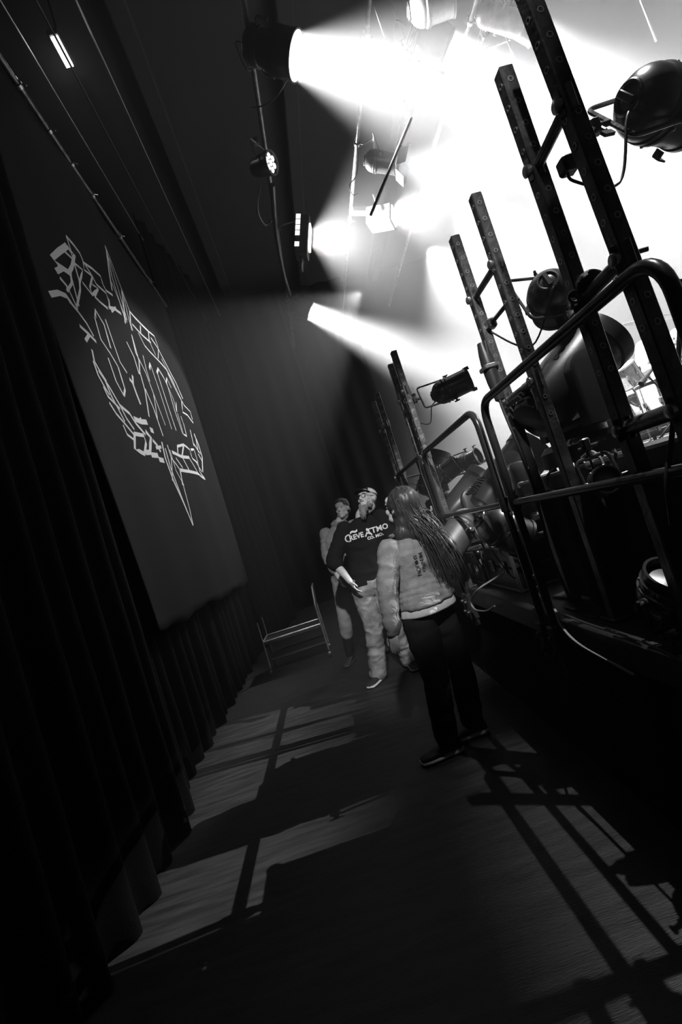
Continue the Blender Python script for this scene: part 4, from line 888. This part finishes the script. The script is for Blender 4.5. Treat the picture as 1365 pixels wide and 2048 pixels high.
def folds(o, z0, zw, k, amp, core):
    me = o.data; ns = [v.normal.copy() for v in me.vertices]; out = []
    for v, n in zip(me.vertices, ns):
        c = v.co; w_ = math.exp(-((c.z-z0)/zw)**2)*(1 if math.hypot(c.x-core[0], c.y-core[1]) < core[2]+.02 else 0); q = k*(c.z+.10*c.x) + 4.5*noise.noise(V((c.x*6, c.y*6, c.z*2)))
        out += list(c + n*amp*w_*(abs(math.sin(q))*1.6-.8))
    me.vertices.foreach_set('co', out); me.update()
def woman():
    t = thing('person', 'long-haired person seen from behind in a grey sweatshirt and black trousers, looking up', 'person', (.46, 3.16, 0))
    F = V((-.62, .78, 0)).normalized(); L_ = V((F.y, -F.x, 0))   # body facing, right hand side
    sc_ = V((.50, 3.16, 1.33)); pel = V((.49, 3.16, .95)); hc = V((.53, 3.15, 1.54))
    shL, shR = sc_-L_*.155, sc_+L_*.155
    elL, wrL = V((.290, 3.02, 1.11)), V((.238, 3.00, .855)); elR, wrR = V((.70, 3.33, 1.10)), V((.655, 3.30, .84))
    hpL, hpR = pel-L_*.085, pel+L_*.085
    knL, knR = V((.405, 3.07, .50)), V((.60, 3.22, .49)); anL, anR = V((.365, 3.13, .09)), V((.575, 3.26, .09))
    R = frame_of((-.66, .72, .22)); b = MB()
    torso(b, pel, sc_, L_, L_, FEM, -.012, F); head(b, hc, R, .96)
    chain(b, [sc_+V((0, 0, .02)), sc_+V((.01, 0, .09)), hc+V((.01, .0, -.06))], [.055, .050, .052])
    for sh, el, wr, sd in ((shL, elL, wrL, -1), (shR, elR, wrR, 1)):
        chain(b, [sh, (sh+el)/2, el, (el+wr)/2, wr], [.048, .043, .036, .032, .023])
        hand(b, wr, (wr-el).normalized()+V((-.05, 0, -.3)), -L_*sd+F*.2, side=1 if sd > 0 else -1, curl=.3, s=.95)
    for hp, kn, an in ((hpL, knL, anL), (hpR, knR, anR)):
        chain(b, [hp, (hp+kn)/2, kn, kn*.55+an*.45, an], [.088, .074, .052, .050, .032])
    remesh(b, 'body', 'skin', t, .0065, 3)
    eyes(hc, R, t, .96)
    # sweatshirt, rucked up at the back
    b = MB(); torso(b, pel, sc_, L_, L_, [(-.04, .194, .160, -.018), (-.01, .200, .168, -.018), (.10, .182, .148, -.015), (.2, .165, .13, -.01)]+[(q[0], q[1]+.028, q[2]+.03, q[3]) for q in FEM[4:-2]]+[(1.04, .11, .075, -.012), (1.10, .075, .066, -.01)], 0, F)
    for sh, el, wr in ((shL, elL, wrL), (shR, elR, wrR)):
        chain(b, [sh-V((0, 0, .01)), (sh+el)/2, el, (el+wr)/2, el*.12+wr*.88, wr+(wr-el)*.02], [.072, .064, .060, .056, .050, .034], 16)
    sw = remesh(b, 'sweatshirt', 'sweat', t, .009, 3, disp=.014, freq=(7, 7, 11), seed=1)
    folds(sw, 1.00, .07, 80, .008, (.5, 3.16, .175))
    MB().torus(sc_+V((.0, .0, .055)), (.05, .05, 1), .082, .014, 28, 8).build('collar', 'sweat', sw)
    for wr, el in ((wrL, elL), (wrR, elR)):
        MB().tube([wr-(wr-el).normalized()*.035, wr+(wr-el).normalized()*.012], [.040, .034], 18).build('ribbed_cuff', 'sweat', sw)
    # white shirt tail at the hip
    b = MB(); torso(b, pel, sc_, L_, L_, [(-.17, .192, .164, -.02), (-.10, .192, .162, -.02), (.0, .186, .155, -.017), (.10, .16, .125, -.01)], 0, F)
    remesh(b, 'undershirt', 'shirtw', t, .007, 1, disp=.004, freq=(6, 6, 9))
    b = MB(); torso(b, pel, sc_, L_, L_, [(-.26, .10, .10, 0), (-.14, .176, .148, -.018), (-.08, .170, .142, -.018)], .004, F)
    for hp, kn, an in ((hpL, knL, anL), (hpR, knR, anR)):
        chain(b, [hp-V((0, 0, .07)), (hp+kn)/2-V((0, 0, .02)), kn, kn*.5+an*.5, an+V((0, 0, .02))], [.108, .10, .078, .078, .070], 16)
    remesh(b, 'trousers', 'leggings', t, .009, 3, disp=.010, freq=(6, 6, 10), seed=4)
    shoe(t, anL, (-.96, -.05), L=.28); shoe(t, anR, (-.93, .05), L=.28)
    # hair: rounded mass plus many locks, swept over the right shoulder blade
    rnd = random.Random(7); b = MB()
    back = -(R @ V((0, 1, 0))); b.ball(hc+R @ V((0, -.03, .04)), (.094, .106, .104), 20, 14, R)
    root = hc+back*.035+V((0, 0, 0)); p1 = hc+back*.055+V((.015, -.01, -.10)); p2 = V((.62, 3.05, 1.35)); p3 = V((.67, 3.04, 1.23)); p4 = V((.69, 3.05, 1.11))
    cp = curve_pts([root, p1, p2, p3, p4], 6)
    b.ball(hc+back*.04+V((-.01, 0, -.085)), (.088, .085, .10), 18, 12); b.ball(hc+V((-.02, -.05, -.15)), (.075, .055, .07), 16, 10)
    b.tube(cp, [.098-.006*i if i < 6 else max(.018, .072-.0032*(i-6)) for i in range(len(cp))], 18)
    hr = remesh(b, 'hair', 'hair', t, .009, 3, disp=.010, freq=(26, 26, 2.5), seed=9)
    st = MB()
    for k in range(420):
        a = rnd.uniform(0, 2*math.pi); q = rnd.uniform(.15, 1); lx, ly = math.cos(a)*q, math.sin(a)*q
        s0 = hc + R @ V((.096*lx, -.04-.075*abs(ly), .02+.10*rnd.uniform(-.3, .9)*(1-.2*abs(lx))))
        dv = V((rnd.gauss(0, .022), rnd.gauss(0, .02), rnd.gauss(0, .035)))
        pts = [s0, p1+(s0-root)*.75+dv*.3, p2+(s0-root)*.55+dv, p3+V((lx*.055, ly*.04, 0))+dv*1.2, p4+V((lx*.06, ly*.03, rnd.uniform(-.10, .08)))+dv*1.4]
        cpt = curve_pts(pts, 4); n = len(cpt); st.tube(cpt, [.0036*(1-.75*i/(n-1)) for i in range(n)], 5)
    for k in range(150):   # shorter hair falling from the back of the head over the nape and collar
        a = rnd.uniform(-1, 1); s0 = hc + R @ V((.085*a, -.075-.03*(1-a*a), rnd.uniform(-.03, .05))); e0 = sc_ + L_*(.095*a+.035) - F*(.088+rnd.gauss(0, .006)) + V((0, 0, rnd.uniform(-.05, .03)))
        st.tube(curve_pts([s0, s0*.6+e0*.4-F*.02+V((rnd.gauss(0, .006), 0, .0)), e0+V((.01, 0, .05)), e0+V((.035, 0, -.02))], 4), [.0036-.00022*i for i in range(13)], 5)
    st.build('loose_locks', 'hair', hr, 180)
    # dark print running down the back in two lines
    bk = -F; rt = V((F.y, -F.x, 0))
    for txt, dx, dz in (('SHIUON', -.108, -.15), ('MENKO', -.068, -.14)):
        drape_text(txt, sc_ + rt*dx + V((0, 0, dz)), (0, 0, -1), bk.cross(V((0, 0, -1))), .034, sw, 'darkprint', t, name='back_print', off=.004, bold=.0006)
    return t
woman()

def bearded_man():
    t = thing('person', 'bearded man in glasses, two-tone cap, black printed tee and pale jeans, gazing up', 'person', (.3, 5.0, 0))
    F = V((-.22, -.97, 0)).normalized(); L_ = V((F.y, -F.x, 0))
    sc_ = V((.435, 5.0, 1.545)); pel = V((.325, 5.0, .98)); hc = V((.55, 4.95, 1.745))
    shR, shL = sc_+L_*.195, sc_-L_*.195; lat0 = (L_+V((0, 0, -.05))).normalized()
    elR, wrR = V((.045, 4.97, 1.265)), V((.135, 4.82, 1.04)); elL, wrL = V((.69, 4.93, 1.26)), V((.62, 4.80, 1.02))
    hpR, hpL = pel+L_*.09, pel-L_*.09
    knR, knL = V((.225, 4.93, .53)), V((.43, 4.99, .52)); anR, anL = V((.135, 5.02, .09)), V((.48, 5.12, .09))
    R = frame_of((-.62, -.72, .40)); b = MB()
    torso(b, pel, sc_, lat0, L_, MALE, -.012, F); head(b, hc, R, 1.03)
    chain(b, [sc_, sc_+V((.02, -.0, .08)), hc+V((.0, .01, -.07))], [.062, .06, .058])
    for sh, el, wr, sd in ((shR, elR, wrR, 1), (shL, elL, wrL, -1)):
        chain(b, [sh, (sh+el)/2, el, (el+wr)/2, wr], [.058, .052, .044, .040, .028])
        hand(b, wr, (wr-el).normalized()*.6+V((.1*sd, -.1, -.55)), -L_*sd+F*(-.3), side=1 if sd > 0 else -1, curl=.4)
    for hp, kn, an in ((hpL, knL, anL), (hpR, knR, anR)): chain(b, [hp, (hp+kn)/2, kn, kn*.55+an*.45, an], [.09, .078, .058, .054, .036])
    remesh(b, 'body', 'skinp', t, .0065, 3); eyes(hc, R, t, 1.03)
    b = MB(); torso(b, pel, sc_, lat0, L_, [(-.06, .175, .135, 0), (0, .182, .142, .0), (.1, .182, .142, .005)]+[(q[0], q[1]+.024, q[2]+.026, q[3]) for q in MALE[3:-2]]+[(1.04, .13, .088, -.012), (1.10, .082, .074, -.01)], 0, F)
    for sh, el, wr in ((shR, elR, wrR), (shL, elL, wrL)): chain(b, [sh-V((0, 0, .01)), (sh+el)/2, el*.97+sh*.03, el+(wr-el)*.14], [.085, .080, .076, .074], 16)
    tee = remesh(b, 'tee_shirt', 'tee', t, .009, 3, disp=.012, freq=(5, 5, 9), seed=2)
    rt = -L_   # reads left to right for us
    drape_text('REVE', sc_+rt*-.075+V((0, 0, -.135)), rt, (0, 0, 1), .068, tee, 'print', t, bold=.002)
    drape_text('C', sc_+rt*-.168+V((0, 0, -.143)), rt, (0, 0, 1), .105, tee, 'print', t, bold=.002)
    drape_text('A', sc_+rt*.045+V((0, 0, -.140)), rt, (0, 0, 1), .105, tee, 'print', t, bold=.002)
    drape_text('TTMO', sc_+rt*.14+V((0, 0, -.128)), rt, (0, 0, 1), .075, tee, 'print', t, bold=.002)
    drape_text('CO. MO.', sc_+rt*.10+V((0, 0, -.178)), rt, (0, 0, 1), .040, tee, 'print', t, bold=.002)
    drape_text('~', sc_+rt*-.09+V((0, 0, -.095)), rt, (0, 0, 1), .13, tee, 'print', t, bold=.004)
    b = MB(); torso(b, pel, sc_, lat0, L_, [(-.26, .10, .10, 0), (-.14, .165, .13, 0), (-.02, .176, .135, 0), (.03, .168, .128, 0)], .004, F)
    for hp, kn, an in ((hpL, knL, anL), (hpR, knR, anR)): chain(b, [hp, (hp+kn)/2, kn, kn*.5+an*.5, an+V((0, 0, .0))], [.112, .102, .088, .088, .086], 18)
    remesh(b, 'jeans', 'jeans', t, .009, 3, disp=.016, freq=(6, 6, 11), seed=5)
    shoe(t, anR, (-.62, -.75)); shoe(t, anL, (.1, -1))
    def P(x, y, z): return hc + R @ V((x, y, z))
    # cap: dark front, pale mesh back, brim
    cp = MB(); rings = []
    for j in range(9):
        a = j/8*math.pi/2; rings.append([P(.088*math.cos(a)*math.cos(q), -.012+.106*math.cos(a)*math.sin(q), .05+.075*math.sin(a)) for q in [2*math.pi*k/32 for k in range(32)]])
    front = MB(); backm = MB()
    for mb_, lo, hi in ((front, -3, 12), (backm, 12, 29)):
        for j in range(8):
            for k in range(lo, hi): mb_.add([rings[j][k % 32], rings[j][(k+1) % 32], rings[j+1][(k+1) % 32], rings[j+1][k % 32]], [(0, 1, 2, 3)])
    cpo = front.build('cap', 'capd', t, 180); backm.build('cap_mesh_back', 'capw', cpo, 180, label='pale mesh back of the cap')
    br = MB(); top = []; bot = []
    for k in range(13):
        q = math.pi*(k/12); top.append(P(.078*math.cos(q), .055+.10*math.sin(q)**.8, .062-.018*abs(math.cos(q))+.01)); bot.append(top[-1]-R @ V((0, 0, .005)))
    br.rings([top, bot]); br.build('cap_brim', 'capd', cpo, 30)
    g = MB()
    for s in (-1, 1):
        g.torus(P(.032*s, .104, .012), R @ V((.12*s, 1, 0)), .023, .0026, 20, 6, up=R @ V((0, 0, 1))); g.tube([P(.055*s, .1, .018), P(.083*s, .02, .016), P(.084*s, -.02, .002)], .0022, 6)
    g.tube([P(-.01, .108, .018), P(.01, .108, .018)], .0025, 6); g.build('eyeglasses', 'black', t)
    bd = MB(); bd.ball(P(0, .075, -.115), (.048, .035, .045), 16, 12, R); bd.ball(P(0, .082, -.155), (.034, .025, .05), 16, 12, R); bd.ball(P(0, .098, -.043), (.032, .009, .007), 12, 8, R)
    for s in (-1, 1): bd.ball(P(.05*s, .04, -.07), (.018, .04, .035), 12, 10, R)
    bo = remesh(bd, 'beard', 'beard', t, .006, 2, disp=.006, freq=(60, 60, 25))
    rnd = random.Random(3); hs = MB()
    for k in range(130):
        x = rnd.uniform(-.045, .045); z = rnd.uniform(-.14, -.08); hs.tube([P(x, .07+rnd.uniform(0, .03), z), P(x*.9, .095, z-.03), P(x*.6+rnd.gauss(0, .006), .08+rnd.gauss(0, .01), z-.09)], [.002, .0018, .0006], 4)
    hs.build('beard_strands', 'beard', bo, 180)
    return t
bearded_man()

def young_man():
    t = thing('person', 'young dark-haired man in a pale hooded top standing behind the bearded man', 'person', (.13, 6.0, 0))
    F = V((-.3, -.95, 0)).normalized(); L_ = V((F.y, -F.x, 0))
    sc_ = V((.235, 6.0, 1.56)); pel = V((.15, 6.02, .99)); hc = V((.34, 5.97, 1.775))
    shR, shL = sc_+L_*.18, sc_-L_*.18
    elR, wrR = V((.0, 6.0, 1.28)), V((.05, 5.9, 1.02)); elL, wrL = V((.45, 5.95, 1.27)), V((.40, 5.85, 1.02))
    hpR, hpL = pel+L_*.09, pel-L_*.09
    knR, knL = V((-.03, 5.95, .52)), V((.26, 6.0, .53)); anR, anL = V((-.10, 6.05, .09)), V((.32, 6.1, .09))
    R = frame_of((-.42, -.88, .12)); b = MB()
    torso(b, pel, sc_, L_, L_, MALE, -.02, F); head(b, hc, R, .97); chain(b, [sc_, sc_+V((.03, 0, .09)), hc+V((0, .01, -.07))], [.055, .052, .052])
    for sh, el, wr, sd in ((shR, elR, wrR, 1), (shL, elL, wrL, -1)):
        chain(b, [sh, (sh+el)/2, el, (el+wr)/2, wr], [.05, .045, .038, .035, .025]); hand(b, wr, (wr-el).normalized()+V((0, 0, -.3)), -L_*sd, side=1 if sd > 0 else -1, curl=.35)
    for hp, kn, an in ((hpL, knL, anL), (hpR, knR, anR)): chain(b, [hp, (hp+kn)/2, kn, kn*.55+an*.45, an], [.085, .072, .054, .05, .034])
    remesh(b, 'body', 'skinp', t, .007, 3); eyes(hc, R, t, .97)
    b = MB(); torso(b, pel, sc_, L_, L_, [(-.04, .168, .13, 0), (.03, .172, .135, 0), (.2, .17, .13, 0)]+[(q[0], q[1]+.02, q[2]+.024, q[3]) for q in MALE[4:-2]]+[(1.04, .12, .085, -.012), (1.11, .078, .074, -.01)], 0, F)
    for sh, el, wr in ((shR, elR, wrR), (shL, elL, wrL)): chain(b, [sh-V((0, 0, .01)), (sh+el)/2, el, el*.4+wr*.6], [.078, .07, .064, .056], 16)
    b.torus(sc_+V((.02, .02, .075)), (.1, -.25, 1), .075, .028, 20, 10)
    remesh(b, 'hooded_top', 'hoodie', t, .009, 3, disp=.012, freq=(5, 5, 12), seed=3)
    b = MB(); torso(b, pel, sc_, L_, L_, [(-.26, .10, .10, 0), (-.14, .165, .13, 0), (-.02, .17, .13, 0), (.02, .16, .12, 0)], .003, F)
    for hp, kn, an in ((hpL, knL, anL), (hpR, knR, anR)): chain(b, [hp, (hp+kn)/2, kn, kn*.62+an*.38], [.105, .092, .076, .072], 16)
    remesh(b, 'trousers', 'chino', t, .009, 3, disp=.01, freq=(6, 6, 9), seed=6)
    for kn, an in ((knL, anL), (knR, anR)):
        b = MB(); b.tube([kn*.6+an*.4, kn*.3+an*.7, an], [.058, .054, .04], 14); b.build('sock', 'leggings', t)
    shoe(t, anR, (-.4, -.9), ms='shoe'); shoe(t, anL, (0, -1), ms='shoe')
    def P(x, y, z): return hc + R @ V((x, y, z))
    h = MB(); h.ball(P(0, -.022, .058), (.084, .1, .084), 18, 12, R); h.ball(P(0, .035, .1), (.06, .05, .028), 14, 10, R); h.ball(P(0, -.07, -.01), (.07, .045, .06), 14, 10, R)
    remesh(h, 'hair', 'hair', t, .007, 2, disp=.008, freq=(45, 45, 45))
    return t
young_man()

def musician(label, base, face, seated, top_m, low_m):
    z = base.z; t = thing('person', label, 'person', base); F = V(face).normalized(); L_ = V((F.y, -F.x, 0))
    if seated: pel = base+V((0, 0, .56)); sc_ = pel+V((0, 0, .50))+F*.04
    else: pel = base+V((0, 0, .98)); sc_ = pel+V((0, 0, .55))
    hc = sc_+V((0, 0, .215))+F*.03; R = frame_of(F+V((0, 0, -.25 if seated else 0))); b = MB()
    shR, shL = sc_+L_*.18, sc_-L_*.18; hpR, hpL = pel+L_*.09, pel-L_*.09
    torso(b, pel, sc_, L_, L_, MALE, -.015, F); head(b, hc, R); chain(b, [sc_, sc_+V((0, 0, .08)), hc+V((0, 0, -.07))], [.055, .052, .052])
    arms = []
    for sh, sd in ((shR, 1), (shL, -1)):
        el = sh+V((0, 0, -.26))+F*.08+L_*sd*.10; wr = el+F*.24+V((0, 0, -.02 if seated else -.05))-L_*sd*.08
        chain(b, [sh, (sh+el)/2, el, (el+wr)/2, wr], [.05, .046, .04, .036, .026]); hand(b, wr, wr-el, (0, 0, -1), side=-sd, curl=.7); arms.append((sh, el, wr))
    lg = []
    for hp, sd in ((hpR, 1), (hpL, -1)):
        if seated: kn = hp+F*.42+L_*sd*.12+V((0, 0, -.04)); an = V((kn.x, kn.y, z+.09))+F*.03
        else: kn = hp+V((0, 0, -.46))+F*.03+L_*sd*.03; an = V((hp.x, hp.y, z+.09))+L_*sd*.06
        chain(b, [hp, (hp+kn)/2, kn, kn*.55+an*.45, an], [.088, .075, .056, .052, .036]); lg.append((hp, kn, an))
    remesh(b, 'body', 'skinp', t, .008, 3); eyes(hc, R, t)
    b = MB(); torso(b, pel, sc_, L_, L_, [(-.04, .17, .135, 0), (.1, .175, .138, 0)]+[(q[0], q[1]+.018, q[2]+.022, q[3]) for q in MALE[3:-2]]+[(1.05, .11, .08, -.012)], 0, F)
    for sh, el, wr in arms: chain(b, [sh, (sh+el)/2, el*.8+sh*.2], [.075, .068, .062], 14)
    remesh(b, 'tee_shirt', top_m, t, .01, 3, disp=.01, freq=(5, 5, 9), seed=3)
    b = MB(); torso(b, pel, sc_, L_, L_, [(-.22, .10, .10, 0), (-.12, .16, .13, 0), (0, .168, .13, 0)], .002, F)
    for hp, kn, an in lg: chain(b, [hp, (hp+kn)/2, kn, kn*.5+an*.5, an], [.105, .09, .074, .07, .062], 14)
    remesh(b, 'trousers', low_m, t, .01, 3, disp=.01, freq=(6, 6, 9), seed=6)
    for hp, kn, an in lg: shoe(t, an, (F.x, F.y, z+.001))
    h = MB(); h.ball(hc+R @ V((0, -.022, .055)), (.084, .1, .082), 18, 12, R); h.ball(hc+R @ V((0, -.06, 0)), (.07, .05, .06), 14, 10, R)
    remesh(h, 'hair', 'beard', t, .008, 2, disp=.006, freq=(40, 40, 40))
    return t, arms
q = at(1316, 678, Y=5.5)
dt, arms = musician('drummer in a white tee seated behind the cymbals, blown out by the light', V((q.x, 5.5, DZ+.004)), (-.35, -.93, 0), True, 'shirtw', 'hoodie')
tag(MB().lathe((q.x, 5.5, DZ+.40), (0, 0, 1), [(0, .15), (.01, .165), (.05, .165), (.065, .14)], 28).lathe((q.x, 5.5, DZ+.004), (0, 0, 1), [(0, .14), (.02, .02), (.41, .02)], 16).build('drum_stool', 'plastic'), 'round stool under the drummer', 'stool')
for i, (sh, el, wr) in enumerate(arms):
    d = (wr-el).normalized(); p = wr+d*.06-V((0, 0, .012))
    tag(MB().tube([p-d*.08, p+d*.32+V((0, 0, -.02))], [.008, .005], 8).build('drumstick', 'wood'), ('drumstick in the right hand of the drummer', 'drumstick in the left hand of the drummer')[i], 'drumstick')
q = at(1126, 664, Y=4.9)
musician('pale figure standing on stage, head just visible under the second par lamp', V((q.x, 4.9, STZ+.004)), (-.5, -.86, 0), False, 'hoodie', 'leggings')

# ------------------------------------------------------------------ origins at the base of every one-piece thing
for o in list(COL.objects):
    if o.type == 'MESH' and o.parent is None and not o.children and len(o.data.vertices):
        vs = [v.co for v in o.data.vertices]
        c = V(((min(v.x for v in vs)+max(v.x for v in vs))/2, (min(v.y for v in vs)+max(v.y for v in vs))/2, min(v.z for v in vs)))
        o.data.transform(Matrix.Translation(-c)); o.location = c
